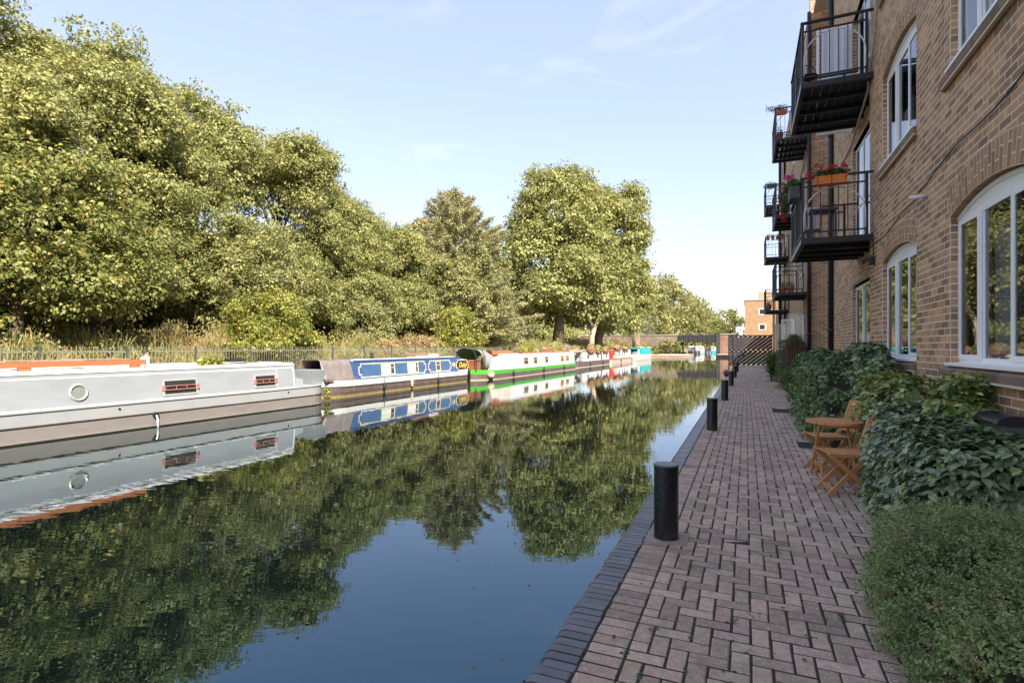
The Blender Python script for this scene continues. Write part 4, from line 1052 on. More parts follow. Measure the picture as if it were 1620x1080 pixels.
# ---------------------------------------------------------------- slatted gate at the end of the path
YG = 48.4
g = empty('slatted_gate', (.3, YG, 0), 'tall black gate of diagonal slats closing the end of the path', 'gate')
fr = MB(); x0, x1 = -1.30, 2.0
for z0, z1 in ((.06, .14), (1.28, 1.36), (2.48, 2.58)): fr.box(x0, x1, YG - .03, YG + .03, z0, z1)
for x in (x0, -.98, 1.9): fr.box(x - .04, x + .04, YG - .032, YG + .032, -.3 if x < -1 else 0, 2.62)
fr.build('gate_frame', MT['black'], g)
def clipped(mb, ax, az, bx, bz, xa, xb, za, zb, y, wd):
    # clip the slat's centre line to its panel
    t0, t1 = 0., 1.; dx, dz = bx - ax, bz - az
    for p, q in ((-dx, ax - xa), (dx, xb - ax), (-dz, az - za), (dz, zb - az)):
        if p == 0: continue
        t = q / p
        if p < 0: t0 = max(t0, t)
        else: t1 = min(t1, t)
    if t1 - t0 > .02: mb.bar((ax + dx * t0, y, az + dz * t0), (ax + dx * t1, y, az + dz * t1), .02, wd, up=(0, 1, 0))
sl = MB()
def slats(mb, xa, xb, za, zb):
    k = -3.0
    while k < 6: mb_a = (xa + k - 3, za - 3 * .8); clipped(mb, xa + k - 3, za - 2.4, xa + k + 3, za + 2.4, xa, xb, za, zb, YG, .02); k += .17
# bars drawn with their broad side in the plane of the gate
def slat_panel(xa, xb, za, zb):
    mb = MB(); k = -2.2
    while k < xb - xa:
        ax, az, bx, bz = xa + k, za, xa + k + 2.2, za + 1.76
        t0, t1 = 0., 1.; dx, dz = bx - ax, bz - az
        for p, q in ((-dx, ax - xa), (dx, xb - ax), (-dz, az - za), (dz, zb - az)):
            t = q / p
            if p < 0: t0 = max(t0, t)
            else: t1 = min(t1, t)
        if t1 > t0 + .02:
            h = .103; nx, nz = -dz / math.hypot(dx, dz) * h, dx / math.hypot(dx, dz) * h
            p0 = (ax + dx * t0, az + dz * t0); p1 = (ax + dx * t1, az + dz * t1); n = len(mb.v)
            for y in (YG - .012, YG + .012):
                for px, pz, s in ((*p0, -1), (*p1, -1), (*p1, 1), (*p0, 1)): mb.v.append((px + nx * s, y, pz + nz * s))
            for q in ((3, 2, 1, 0), (4, 5, 6, 7), (0, 1, 5, 4), (1, 2, 6, 5), (2, 3, 7, 6), (3, 0, 4, 7)): mb.face([n + i for i in q])
        k += .36
    mb.build('slat_panel', MT['gatewood'], g)
MT['gatewood'] = mat('black_stained_timber', (.035, .035, .042), .55, .3, 3)
slat_panel(x0, 1.9, .14, 1.28); slat_panel(x0, 1.9, 1.36, 2.48)
m = MB(); m.box(-.9, 2.0, 47.6, 48.2, -.01, .13); tag(m.build('kerb_step', MT['palestone'], at=(.5, 47.9, 0), bevel=.01), 'low pale kerb across the path in front of the gate', kind='structure')
lp = empty('light_post', (-.60, 43.5, 0), 'thin grey post with a small orange lantern before the gate', 'lamp post')
m = MB(); m.tube([(-.60, 43.5, 0), (-.60, 43.5, 2.35)], .035, 10); m.build('post', MT['concrete'], lp)
m = MB(); m.lathe((-.60, 43.5, 2.32), [(.05, 0), (.1, .05), (.11, .25), (.13, .27), (.03, .36)], 12); m.build('lantern', mat('amber_lantern', (.65, .33, .17), .4, .1), lp)
lp = empty('planter', (-.93, 33.5, 0), 'purple flowers spilling over the kerb at the water edge', 'planter')
foliage(lp, 'leaves', (-1.0, 34.0, .02), (.16, 1.6, .18), 700, .07, MT['geranium'], 50); blooms(lp, [(-1.05 + .1 * math.sin(i * 2.1), 32.7 + i * .22, .12 + .09 * math.sin(i * 1.3)) for i in range(14)], .09, 40, .05, MT['purpleflower'], 51)
m = MB(); trough(m, -1.08, -.9, 32.6, 35.4, -.05, .09); m.build('trough', MT['grey_plastic'], lp)

# ---------------------------------------------------------------- tan building beyond the gate
YB = 106
tb = empty('tan_brick_building', (2.2, YB, 0), 'flat roofed tan brick block beyond the slatted gate', 'building')
m = MB(); m.box(-.2, 10, YB, YB + 14, -.06, 9.9); m.build('wall', MT['tanbrick'], tb)
m = MB(); m.box(-.3, 10.1, YB - .1, YB + 14.1, 9.9, 10.12); m.build('roof_edge', MT['concrete'], tb)
m = MB(); m.box(2.2, 5.0, YB + 1, YB + 6, 10.12, 11.5); m.build('roof_structure', MT['brick_x'], tb)
for x in (2.1, 5.6):
    for z in (4.6, 7.3):
        f = MB(); f.box(x, x + 1.15, YB - .06, YB - .002, z, z + 1.15); f = f.build('window', MT['upvc'], tb); p = MB(); p.box(x + .14, x + 1.0, YB - .075, YB - .061, z + .14, z + 1.0); p.build('pane', MT['darkglass'], f)
m = MB(); m.tube([(4.6, YB - .15, 0), (4.6, YB - .15, 9.9)], .08, 6); m.build('downpipe', MT['blackpipe'], tb)
sg = empty('notice_sign', (-1.2, 100, 0), 'white notice sign with a black mark beside the tan building', 'sign')
m = MB(); m.box(-1.55, -.55, 100, 100.06, 3.2, 5.0); m.build('board', MT['white_steel'], sg); m = MB(); m.box(-1.4, -1.32, 100.02, 100.05, -.05, 3.2); m.box(-.8, -.72, 100.02, 100.05, -.05, 3.2); m.build('post', MT['black'], sg)
m = MB(); m.tube([(-1.05 + .3 * math.cos(a), 99.98, 4.35 + .3 * math.sin(a)) for a in np.linspace(0, 6.28, 17)], .05, 5, cap=False); m.box(-1.4, -.7, 99.97, 99.99, 3.55, 3.7); m.build('mark', MT['black'], sg)

# ---------------------------------------------------------------- far bank: fence, undergrowth
XFE = -21.6
fn = empty('railing_fence', (XFE, 30, -.15), 'long vertical bar railing fence between the towpath and the dry grass', 'fence')
MT['fencemetal'] = mat('galvanised_fence', (.27, .27, .21), .5, .2, 2, metal=.3)
MT['fencedark'] = mat('dark_fence_post', (.07, .075, .075), .6, .2, 2)
Y0F = 2.0
while Y0F < 62:
    bm_ = MB(); y = Y0F + .1
    while y < Y0F + 2.74: bm_.box(XFE - .008, XFE + .008, y - .008, y + .008, -.1, 1.62); y += .14
    bm_.box(XFE - .02, XFE - .009, Y0F, Y0F + 2.8, .06, .10); bm_.box(XFE - .02, XFE - .009, Y0F, Y0F + 2.8, 1.42, 1.46)
    bm_.build('railing_panel', MT['fencemetal'], fn)
    p = MB(); p.box(XFE - .03, XFE + .03, Y0F - .03, Y0F + .03, -.2, 1.66); p.build('post', MT['fencedark'], fn); Y0F += 2.8

def brush(name, label, x0, x1, y0, y1, n, L, m, seed, hf, kind='stuff', shape=BLADE, spread=.35, wide=1.0, cat=None):
    rng = np.random.default_rng(seed); x = rng.uniform(x0, x1, n); y = rng.uniform(y0, y1, n)
    z = np.array([np.interp(a, [-60, -33, -28, -25, -22.6, -21.3, -18.75], [2.4, 2.0, 1.75, 1.1, .05, -.2, -.2]) for a in x])
    clump = .55 + .6 * np.clip(np.sin(x * 1.9 + np.sin(y * .7) * 2) * np.sin(y * 1.15 + x) + rng.normal(size=n) * .3, -.6, 1.2)
    t = rng.random(n)
    P = np.stack([x, y, z + hf * clump * t], 1)
    T = rng.normal(size=(n, 3)) * spread + np.array([0, 0, 1]); N = np.stack([np.ones(n), rng.normal(size=n) * .6 - .3, rng.normal(size=n) * .4], 1)
    o = leafcloud(name, P, N, L * rng.uniform(.6, 1.3, n), (shape[0] * np.array([1, wide, 1]), shape[1]), m, at=((x0 + x1) / 2, (y0 + y1) / 2, 0), T=T, rng=rng)
    return tag(o, label, cat, kind=kind)
MT['grass'] = leafmat('dry_grass', (0.220, 0.216, 0.069), (0.462, 0.389, 0.172), (0.132, 0.173, 0.046), .75, rough=.7, tr=.3, low=.5)
MT['bramble'] = leafmat('bramble_leaf', (.14, .17, .045), (.34, .31, .11), (.45, .22, .10), .86, rough=.6, tr=.3, low=.6)
MT['rust'] = leafmat('rust_leaf', (.32, .20, .10), (.50, .36, .20), (.3, .28, .12), .85, rough=.7, tr=.3)
brush('tall_grass', 'dry yellow green grass and brambles on the bank behind the fence', -25.5, -21.75, 2, 75, 110000, .36, MT['grass'], 3, 1.35)
brush('bramble_thicket', 'leafy brambles mixed into the bank behind the fence', -26.5, -21.9, 2, 75, 60000, .13, MT['bramble'], 4, 1.45, shape=LEAF4, spread=1.0)
brush('bank_weeds', 'low weeds along the foot of the fence and the towpath edge', -21.55, -20.9, 3, 120, 14000, .16, MT['grass'], 5, .5)
brush('bank_undergrowth', 'overgrown bank between the moored boats and the bridge', -30, -20.5, 75, 138, 26000, .35, MT['bramble'], 6, 1.3, shape=LEAF4, spread=1.0)
brush('plume_weeds', 'reddish plumes of tall weeds under the dark maple', -25.3, -24.3, 16.5, 20.2, 2600, .5, MT['rust'], 16, 1.0, spread=.25)

# ---------------------------------------------------------------- trees
MT['plane'] = leafmat('plane_tree_leaf', (0.171, 0.196, 0.064), (0.394, 0.387, 0.141), (0.537, 0.447, 0.183), .975, rough=.5, tr=.28, low=.28)
MT['plane2'] = leafmat('plane_tree_leaf_far', (0.110, 0.147, 0.054), (0.237, 0.265, 0.109), (0.330, 0.304, 0.151), .975, rough=.5, tr=.28, low=.2)
MT['maple'] = leafmat('maple_leaf', (0.110, 0.144, 0.040), (0.333, 0.324, 0.090), (0.603, 0.381, 0.127), .975, rough=.5, tr=.25, low=.5)
MT['ash'] = leafmat('ash_leaf', (0.170, 0.192, 0.066), (0.376, 0.374, 0.142), (0.515, 0.456, 0.200), .9, rough=.55, tr=.28, low=.4)
MT['bushy'] = leafmat('bright_bush_leaf', (0.136, 0.174, 0.034), (0.358, 0.359, 0.079), (0.547, 0.432, 0.131), .9, rough=.5, tr=.3, low=.6)
MT['pale'] = leafmat('pale_leaf', (0.184, 0.202, 0.078), (0.378, 0.379, 0.155), (0.506, 0.405, 0.185), .88, rough=.55, tr=.3, low=.5)
MT['fir'] = leafmat('fir_needles', (0.227, 0.242, 0.122), (0.595, 0.557, 0.297), (0.409, 0.346, 0.193), .9, rough=.6, tr=.12, low=.4)
MT['willow'] = leafmat('willow_leaf', (0.174, 0.190, 0.098), (0.334, 0.347, 0.185), rough=.6, tr=.3, low=.3)
MT['far'] = leafmat('distant_leaf', (0.171, 0.185, 0.069), (0.343, 0.323, 0.117), rough=.6, tr=.28, low=.1)
PG = 'tall plane trees along the far bank'
def plane(name, label, X, Y, top, r, seed, m='plane', leaf=.15, dens=2.7, puff=.95, npuff=330, lobes=None, gz=1.7, group=PG, low=.16, **k):
    h = top - gz
    if lobes is None:
        rg = random.Random(seed); lobes = [(0, 0, h * .56, r * .82, r * .82, h * .40), (r * .3, 0, h * .26, r * .85, r * .9, h * .2)]
        for i in range(9):
            a = i * 2.4 + rg.uniform(-.3, .3); k_ = rg.uniform(.34, .5); zf = rg.uniform(.3, .86); o_ = .74 if zf < .7 else .5; lobes.append((r * o_ * math.cos(a), r * o_ * math.sin(a), h * zf, r * k_, r * k_, h * rg.uniform(.10, .16)))
        lobes.append((rg.uniform(-.5, .5), rg.uniform(-.6, .6), h * .9, r * .36, r * .36, h * .10))
    return tree(name, label, 'tree', (X, Y, gz), lobes, MT[m], leaf=leaf, dens=dens, puff=puff, npuff=npuff, trunk_r=k.pop('tr', .32), seed=seed, group=group, **k)
plane('plane_tree', 'tall yellow green tree at the very left edge of the view', -30.5, 4.5, 19.5, 4.6, 101)
plane('plane_tree', 'tall tree rising highest in the top left corner above the dark maple', -29.5, 10.9, 19.0, 4.5, 102)
plane('plane_tree', 'tall tree with a knobbly crown just right of the top left corner', -29.5, 16.8, 17.6, 4.4, 103)
plane('plane_tree', 'tall tree with sky showing through its middle behind the maple', -30, 22.2, 16.9, 4.0, 104, npuff=290)
plane('plane_tree', 'tall broad tree behind the grey green ash', -29.5, 28.0, 16.3, 4.3, 105)
plane('plane_tree', 'tall tree with a lumpy crown stepping down behind the pale shrub', -29.5, 33.9, 14.9, 4.2, 106)
plane('plane_tree', 'shorter rounded tree at the end of the left row beside the fir', -29.5, 40.2, 12.6, 4.2, 107)
plane('plane_tree', 'low rounded tree filling the gap before the dark fir', -28.5, 44.5, 11.0, 3.6, 108)
tree('maple_tree', 'dark broad maple with foliage low over the bank behind the grey boat', 'tree', (-25.6, 11.6, 1.1), [(0, .5, 5.0, 3.6, 5.4, 4.0), (.8, -3.0, 3.4, 2.6, 3.2, 2.2), (.8, 3.0, 3.4, 2.6, 3.0, 2.2), (0, 0, 7.4, 2.2, 3.0, 1.8), (.9, 0, 3.0, 2.6, 5.0, 1.6)], MT['maple'], leaf=.15, dens=2.6, puff=.8, npuff=300, trunk_r=.25, seed=110, up=.7)
tree('maple_tree', 'dark maple half out of view at the left edge behind the boat roof', 'tree', (-26, 3.5, 1.1), [(0, 0, 5.0, 3.6, 4.2, 4.2), (.8, 2.5, 3.4, 2.6, 3.2, 2.4)], MT['maple'], leaf=.16, dens=2.6, puff=.85, npuff=150, trunk_r=.25, seed=111, up=.7)
tree('ash_tree', 'rounded grey green ash with fine leaves in front of the tall row', 'tree', (-26.4, 22.6, 1.2), [(0, 0, 5.2, 2.8, 3.2, 3.1), (.3, -1.8, 4.0, 2.2, 2.2, 2.2), (.3, 1.8, 4.2, 2.2, 2.2, 2.2), (.6, 0, 2.4, 2.2, 3.2, 1.6)], MT['ash'], leaf=.13, dens=2.6, puff=.7, npuff=230, trunk_r=.2, seed=112, up=.6)
tree('bright_bush', 'bright green leafy bush leaning over the fence behind the grey boat stern', 'bush', (-23.6, 21.9, .3), [(0, 0, 2.5, 2.0, 2.3, 2.2), (.2, -1.2, 1.6, 1.6, 1.6, 1.4), (.2, 1.2, 1.6, 1.6, 1.6, 1.4)], MT['bushy'], leaf=.14, dens=2.4, puff=.6, npuff=120, trunk_r=.09, seed=113, up=.4)
tree('pale_shrub', 'pale yellowish shrub above the dry grass behind the blue boat', 'shrub', (-26, 32.5, 1.1), [(0, 0, 2.2, 1.8, 2.3, 2.2), (0, 1.5, 1.4, 1.4, 1.6, 1.4)], MT['pale'], leaf=.14, dens=2.4, puff=.55, npuff=110, trunk_r=.07, seed=114)
tree('pale_shrub', 'small pale tree rising behind the yellowish shrub', 'shrub', (-27.5, 37, 1.4), [(0, 0, 3.4, 2.2, 2.6, 3.0)], MT['ash'], leaf=.16, dens=2.4, puff=.7, npuff=100, trunk_r=.1, seed=115)
tree('rust_shrub', 'low rust coloured dry shrub behind the fence above the blue boat', 'shrub', (-23.6, 34.5, .6), [(0, -2.5, .8, 1.0, 2.4, .95), (0, 0, .9, 1.0, 2.2, 1.05), (0, 3.0, .9, 1.0, 2.6, 1.1)], MT['rust'], leaf=.15, dens=1.5, puff=.4, npuff=130, trunk_r=.05, seed=116)
# fir
def fir(name, label, X, Y, gz, H, r, seed, m='fir', leaf=.34, tiers=26, dens=1.0):
    rng = np.random.default_rng(seed); root = empty(name, (X, Y, gz), label, 'tree'); P = []; N = []; T = []; S = []
    mb = MB(); mb.tube([(X, Y, gz - .3), (X, Y, gz + H * .6), (X, Y, gz + H)], [.3, .16, .02], 8)
    for t in range(tiers):
        f = t / (tiers - 1); z = gz + H * (.06 + .93 * f); R_ = r * (1 - f) ** .75 * rng.uniform(.85, 1.1) + .25; nb = int(14 - 7 * f)
        for b in range(nb):
            a = 2 * math.pi * (b + rng.uniform(-.3, .3)) / nb + t; L = R_ * rng.uniform(.6, 1.3); dz = -.05 * L + .75 * f * L
            tip = np.array([X + L * math.cos(a), Y + L * math.sin(a), z + dz]); st = np.array([X, Y, z])
            mb.tube([tuple(st), tuple(tip)], [.05 * (1 - f) + .015, .008], 4)
            k = int(95 * dens * L); s = rng.uniform(.15, 1.02, k) ** .8
            p = st + (tip - st) * s[:, None]; p += rng.normal(size=(k, 3)) * np.array([.28, .28, .16]) * (1.15 - .7 * s[:, None]) ; p[:, 2] -= .35 * (s * (1 - s)) * L * .5
            P.append(p); u = (tip - st) / np.linalg.norm(tip - st); T.append(np.tile(u, (k, 1)) + rng.normal(size=(k, 3)) * .6); N.append(rng.normal(size=(k, 3)) * .5 + (0, 0, 1)); S.append(leaf * rng.uniform(.6, 1.2, k))
    leafcloud('crown', np.concatenate(P), np.concatenate(N), np.concatenate(S), (LEAF4[0] * np.array([1, .34, 1]), LEAF4[1]), MT[m], parent=root, T=np.concatenate(T), rng=rng)
    mb.build('trunk', MT['bark'], root)
fir('fir_tree', 'dark pointed fir standing out between the left row and the big plane trees', -27.6, 49.0, 1.6, 15.9, 7.4, 120, dens=1.6)
fir('fir_tree', 'slender darker fir close on the left of the pointed fir', -29.0, 45.0, 1.8, 12.0, 5.0, 121, dens=1.5)
tree('leafy_tree', 'broad pale green tree in front of the dark fir', 'tree', (-24.6, 47.4, 1.2), [(0, 0, 5.2, 3.0, 4.2, 4.6), (.4, -2.2, 4.0, 2.6, 2.6, 3.0), (.4, 2.4, 4.4, 2.6, 2.8, 3.4), (0, .3, 9.0, 1.7, 2.0, 2.2), (.6, 0, 2.2, 2.4, 4.0, 1.8)], MT['pale'], leaf=.2, dens=2.4, puff=.95, npuff=230, trunk_r=.22, seed=122, up=.5)
tree('leafy_bush', 'mid green bush at the fence below the pale green tree', 'bush', (-23.2, 41.6, .3), [(0, 0, 2.6, 1.8, 2.4, 2.6), (.3, -1.2, 1.6, 1.6, 1.6, 1.6), (.3, 1.4, 1.6, 1.6, 1.6, 1.6)], MT['bushy'], leaf=.17, dens=2.4, puff=.7, npuff=110, trunk_r=.1, seed=123)
tree('leafy_tree', 'pale green tree reaching right below the big plane crown', 'tree', (-26.2, 54.5, 1.3), [(0, 0, 4.4, 2.8, 3.8, 4.0), (.4, 2.0, 3.0, 2.4, 2.4, 2.4)], MT['pale'], leaf=.2, dens=2.4, puff=.9, npuff=120, trunk_r=.18, seed=124)
tree('leafy_tree', 'dark green round topped tree set back between the fir and the big plane tree', 'tree', (-33.5, 72, 1.9), [(0, 0, 12, 4, 4, 5.4), (0, 0, 6, 3.6, 3.6, 4)], MT['maple'], leaf=.3, dens=2.4, puff=1.3, npuff=90, trunk_r=.3, seed=125)
# the two big planes
tree('big_plane_tree', 'huge plane tree with a dark forked trunk dominating the middle distance', 'tree', (-26.2, 78.6, 1.9),
     [(0, 0, 19.5, 6.6, 7.0, 8.2), (-2.6, -4.0, 12.5, 4.2, 4.4, 5.4), (3.2, 3.0, 14.5, 5.0, 5.0, 6.0), (3.4, -2.8, 10.0, 4.6, 4.6, 4.4), (-1.5, -1, 24.5, 3.6, 3.6, 3.0), (2.2, 1.5, 24.0, 3.6, 3.6, 3.4), (-3.6, -3, 18.5, 3.2, 3.4, 4.6), (0, -3.6, 7.4, 4.6, 5.0, 3.6), (3.5, 3, 6.6, 4.4, 4.4, 3.6), (-3.5, -4, 6.5, 3.4, 3.6, 3.4), (3, 4.5, 20, 4.2, 4.2, 6), (-5.4, .6, 7.4, 3.6, 3.8, 5.4), (3.3, 4.7, 6.6, 4.5, 4.5, 5.0), (-1.4, 3.6, 7.2, 4, 4, 5.2)],
     MT['plane'], leaf=.40, dens=3.0, puff=1.7, npuff=620, trunk_r=.75, seed=130, up=.5, fork=.3, group='big plane trees', npow=.35)
tree('big_plane_tree', 'huge plane tree joined on the right with its crown leaning over the canal', 'tree', (-22.6, 88, 1.5),
     [(3.2, 3, 19.5, 5.0, 5.4, 7.0), (4.8, 5, 24.6, 2.8, 3.0, 3.4), (2.6, 0, 12.0, 4.6, 4.6, 5.4), (1, -2, 7.4, 4.4, 4.4, 4.0), (4.6, 4, 14.5, 3.8, 4.4, 5.0), (.6, 0, 22.5, 3.6, 3.6, 3.6), (3.0, 2, 5.6, 4.4, 4.4, 4.2), (-1, -3, 6.0, 3.6, 4, 3.8), (-1.5, -2.5, 13, 4, 4, 7), (5.6, 5, 8.6, 3, 3.4, 4)],
     MT['plane'], leaf=.40, dens=3.0, puff=1.7, npuff=430, trunk_r=.65, seed=131, up=.5, fork=.3, group='big plane trees', lean=(2.5, 2), npow=.35)
st = MB(); st.tube([(-21.6, 80.5, 1.0), (-21.5, 80.7, 3.2), (-21.1, 81, 5.0), (-20.7, 81.2, 5.8)], [.52, .40, .34, .24], 10); st.tube([(-21.1, 81, 5.0), (-20.2, 81.4, 6.0), (-19.2, 81.8, 7.2)], [.30, .22, .18], 8)
st.tube([(-21.3, 80.8, 4.6), (-22.0, 80.9, 5.9)], [.3, .2], 7)
tag(st.build('tree_stump', MT['palebark'], at=(-21.6, 80.5, 1.0), smooth=True), 'pale bare broken trunk leaning in front of the big plane trees', 'tree stump')
tree('willow_tree', 'pale silvery willow hanging beside the bridge approach', 'tree', (-22.2, 119, 1.5), [(0, 0, 9.0, 3.8, 4.2, 5.6), (.6, 0, 5.0, 3.6, 4.0, 4.0)], MT['willow'], leaf=.5, dens=1.6, puff=1.2, npuff=120, trunk_r=.35, seed=132, shape=(LEAF4[0] * np.array([1, .4, 1]), LEAF4[1]), droop=.9, up=.1)
FT = 'trees in the row beyond the bridge'
fl = ['nearest tree of the far row, rising just right of the willow', 'second tree of the far row beyond the bridge', 'third tree of the far row, the broadest one over the bridge wall', 'fourth tree of the far row above the bridge deck',
      'fifth tree of the far row stepping down to the right', 'sixth small looking tree of the far row', 'most distant tree at the low end of the far row']
for i, (X, Y, top, r) in enumerate(((-27, 165, 25, 6.5), (-26, 190, 27, 7.5), (-26, 222, 29.5, 9), (-25, 262, 28, 9), (-25, 305, 29, 10), (-25, 360, 27, 11), (-25, 440, 26, 12))):
    plane('plane_tree', fl[i], X, Y, top, r, 140 + i, m='far', leaf=.55 + .0016 * Y, dens=2.2, puff=1.6 + .003 * Y, npuff=130, gz=.5, group=FT, tr=.5)
plane('plane_tree', 'dark tree standing left of the tan brick block', -4.0, 178, 13.5, 4.5, 150, m='maple', leaf=.6, dens=2, puff=1.5, npuff=70, gz=0, group='trees by the tan block', tr=.3)
plane('plane_tree', 'lower bushy tree left of the dark one near the tan block', -8.5, 200, 11.5, 5, 151, m='maple', leaf=.6, dens=2, puff=1.5, npuff=70, gz=0, group='trees by the tan block', tr=.3)
plane('plane_tree', 'pale bushy tree just above the right end of the bridge', -13, 260, 11, 7, 152, m='far', leaf=.8, dens=2, puff=1.8, npuff=70, gz=0, group='trees by the tan block', tr=.3)
# distant woodland closing the views between the trunks
def woods(label, pts, h, leaf, n, seed, m, z0=1.5, thick=3.0):
    rng = np.random.default_rng(seed); P = []; N = []
    pts = [np.array(p, float) for p in pts]; L = [np.linalg.norm(b - a) for a, b in zip(pts[:-1], pts[1:])]; tot = sum(L)
    for a, b, l in zip(pts[:-1], pts[1:], L):
        k = int(n * l / tot); t = rng.random(k); q = a + (b - a) * t[:, None]
        hh = h * (.75 + .25 * np.sin(q[:, 0] * .31 + q[:, 1] * .27) * np.sin(q[:, 1] * .11 + 1) + .12 * np.sin(q[:, 1] * 1.1 + q[:, 0]))
        d = rng.normal(size=(k, 3)); zz = hh * rng.random(k)
        P.append(np.stack([q[:, 0] + d[:, 0] * thick * .4, q[:, 1] + d[:, 1] * thick * .4, z0 + zz], 1)); N.append(np.stack([np.abs(d[:, 0]) + .3, d[:, 1] - .3, np.abs(d[:, 2]) * .8 + .1], 1))
    o = leafcloud('woodland', np.concatenate(P), np.concatenate(N), leaf * rng.uniform(.6, 1.2, sum(len(p) for p in P)), LEAF4, m, at=(float(pts[0][0]), float(pts[0][1]), z0), rng=rng)
    tag(o, label, kind='stuff')
woods('dark park undergrowth behind the left row of trees', [(-36, -8), (-36, 52)], 8.5, .5, 52000, 60, MT['maple'], thick=3)
woods('shaded park planting behind the big plane trees', [(-38, 52), (-42, 75), (-44, 110), (-46, 150)], 9.5, .6, 34000, 61, MT['maple'], thick=4)
woods('low distant greenery beyond the bridge', [(-60, 150), (-30, 300), (-22, 520), (40, 560), (160, 480)], 12, 1.6, 16000, 62, MT['far'], z0=0, thick=9)
woods('distant greenery behind the tan block', [(0, 240), (60, 220), (160, 200)], 11, 1.4, 9000, 63, MT['far'], z0=0, thick=6)

# ---------------------------------------------------------------- bridge and quays
q = MB(); q.box(-18.75, -11.6, 118, 137.9, -1.5, -.22); q.box(-18.78, -11.5, 117.9, 138, -.22, -.08, 1)
tag(q.build('quay', [MT['brick_x'], MT['palestone']]), 'pale stone edged quay narrowing the canal before the bridge', kind='structure')
q = MB(); q.box(-5.9, -.9, 124, 138, -1.5, -.18); q.box(-6.0, -.9, 123.9, 138, -.18, -.04, 1)
tag(q.build('quay', [MT['brick_x'], MT['palestone']]), 'short stone edged quay at the right side of the bridge', kind='structure')
br = empty('canal_bridge', (-10.5, 140, 0), 'old brick bridge with dark iron parapet spanning the canal', 'bridge')
m = MB(); m.box(-40, -14.7, 138.1, 146, -1, 4.5); m.build('wing_wall', mat('weathered_brick_wall', (.20, .15, .115), .9, .3, .8, bump=.5, dirt=(.34, .27, .2), dirt_amt=.6, dirt_scale=.5), br)
m = MB(); m.box(-6.4, 3, 138.1, 146, -1, 4.6); m.build('abutment', mat('red_brick_wall', (.22, .13, .09), .9, .3, .8, bump=.5), br)
m = MB(); m.box(-14.9, -6.2, 138.0, 146, 3.35, 3.75); m.build('deck', MT['slate'], br)
m = MB(); m.box(-14.9, -6.2, 137.8, 137.98, 2.75, 4.4); m.box(-15.0, -6.1, 137.75, 137.99, 4.4, 4.52)
for i in range(9): m.box(-14.9 + i * 1.08, -14.8 + i * 1.08, 137.7, 137.79, 2.75, 4.4)
m.build('iron_girder', mat('dark_iron', (.03, .027, .027), .6, .3), br)
m = MB()
for z in (4.7, 4.95): m.box(-15.0, -6.1, 137.86, 137.92, z, z + .06)
for i in range(12): m.box(-14.9 + i * .79, -14.84 + i * .79, 137.86, 137.92, 4.5, 5.0)
m.build('handrail', MT['fencedark'], br)
m = MB(); m.box(-15.5, -14.6, 137.6, 146, -1, 3.3); m.build('pier', MT['slate'], br); m = MB(); m.box(-6.5, -5.6, 137.6, 146, -1, 4.9); m.build('pier', MT['slate'], br)
m = MB(); m.box(-40.1, -14.6, 137.95, 138.6, 4.5, 4.7); m.box(-5.6, 3, 137.95, 138.6, 4.6, 4.8); m.build('coping', MT['concrete'], br)
m = MB(); m.box(-25.5, -24.5, 137.5, 138.5, -.5, 5.2); m.box(-25.6, -24.4, 137.4, 138.6, 5.2, 5.4); m.build('pillar', mat('pinkish_brick', (.38, .24, .18), .9, .2), br)
tree('ivy_bush', 'dark ivy and bushes against the bridge wing wall', 'bush', (-17.5, 136.5, -.1), [(0, 0, 1.6, 3.6, 1.0, 2.2), (-4, 0, 1.0, 2.6, 1.0, 1.4)], MT['maple'], leaf=.4, dens=1.6, puff=.9, npuff=60, trunk_r=.1, seed=160)

P = np.stack([-1.2 - 9 * rng.random(160) ** 1.3, 2.5 + 16 * rng.random(160) ** 1.2, np.full(160, WZ + .004)], 1)
o = leafcloud('floating_leaves', P, rng.normal(size=(160, 3)) * .06 + (0, 0, 1), rng.uniform(.012, .045, 160), LEAF4, mat('floating_leaf', (.30, .24, .12), .7, .3, isl=.5), rng=rng)
tag(o, 'small leaves floating on the canal water', 'leaves', kind='stuff')

# ---------------------------------------------------------------- narrowboats
MT['boatgrey'] = mat('pale_grey_boat_paint', (0.264, 0.284, 0.304), .5, .07, 2.5, bump=.05, dirt=(.36, .36, .36), dirt_amt=.5, dirt_scale=1.2, stretch=(1, .5, 1.5))
MT['boatgrey2'] = mat('grey_hull_side', (0.328, 0.343, 0.355), .5, .06, 2.0, dirt=(.40, .37, .34), dirt_amt=.4, dirt_scale=1.1)
MT['hullbrown'] = mat('faded_hull_blacking', (0.216, 0.196, 0.188), .65, .10, 2.5, dirt=(.27, .22, .19), dirt_amt=.6, dirt_scale=2, stretch=(1, .6, 2))
MT['weedline'] = mat('weedy_waterline', (.26, .19, .05), .8, .3, 9)
MT['boatwhite'] = mat('white_boat_paint', (0.663, 0.663, 0.654), .4, .04, 2, dirt=(.6, .55, .47), dirt_amt=.35, dirt_scale=3)
MT['boatline'] = mat('white_coach_line', (0.760, 0.760, 0.760), .4, .02)
MT['hullblack'] = mat('dark_brown_hull', (0.104, 0.076, 0.068), .6, .25, 3, dirt=(.22, .17, .13), dirt_amt=.6, dirt_scale=2)
MT['boatblue'] = mat('blue_boat_paint', (0.041, 0.090, 0.225), .4, .12, 3, coat=.2)
MT['boatblue2'] = mat('blue_boat_panel', (0.054, 0.113, 0.234), .45, .15, 3)
MT['cream'] = mat('cream_paint', (.66, .55, .36), .5, .08)
MT['green'] = mat('bright_green_paint', (0.068, 0.320, 0.032), .4, .1, 3)
MT['redhull'] = mat('dull_red_paint', (0.425, 0.136, 0.111), .5, .1)
MT['teal'] = mat('turquoise_paint', (0.024, 0.320, 0.320), .45, .08)
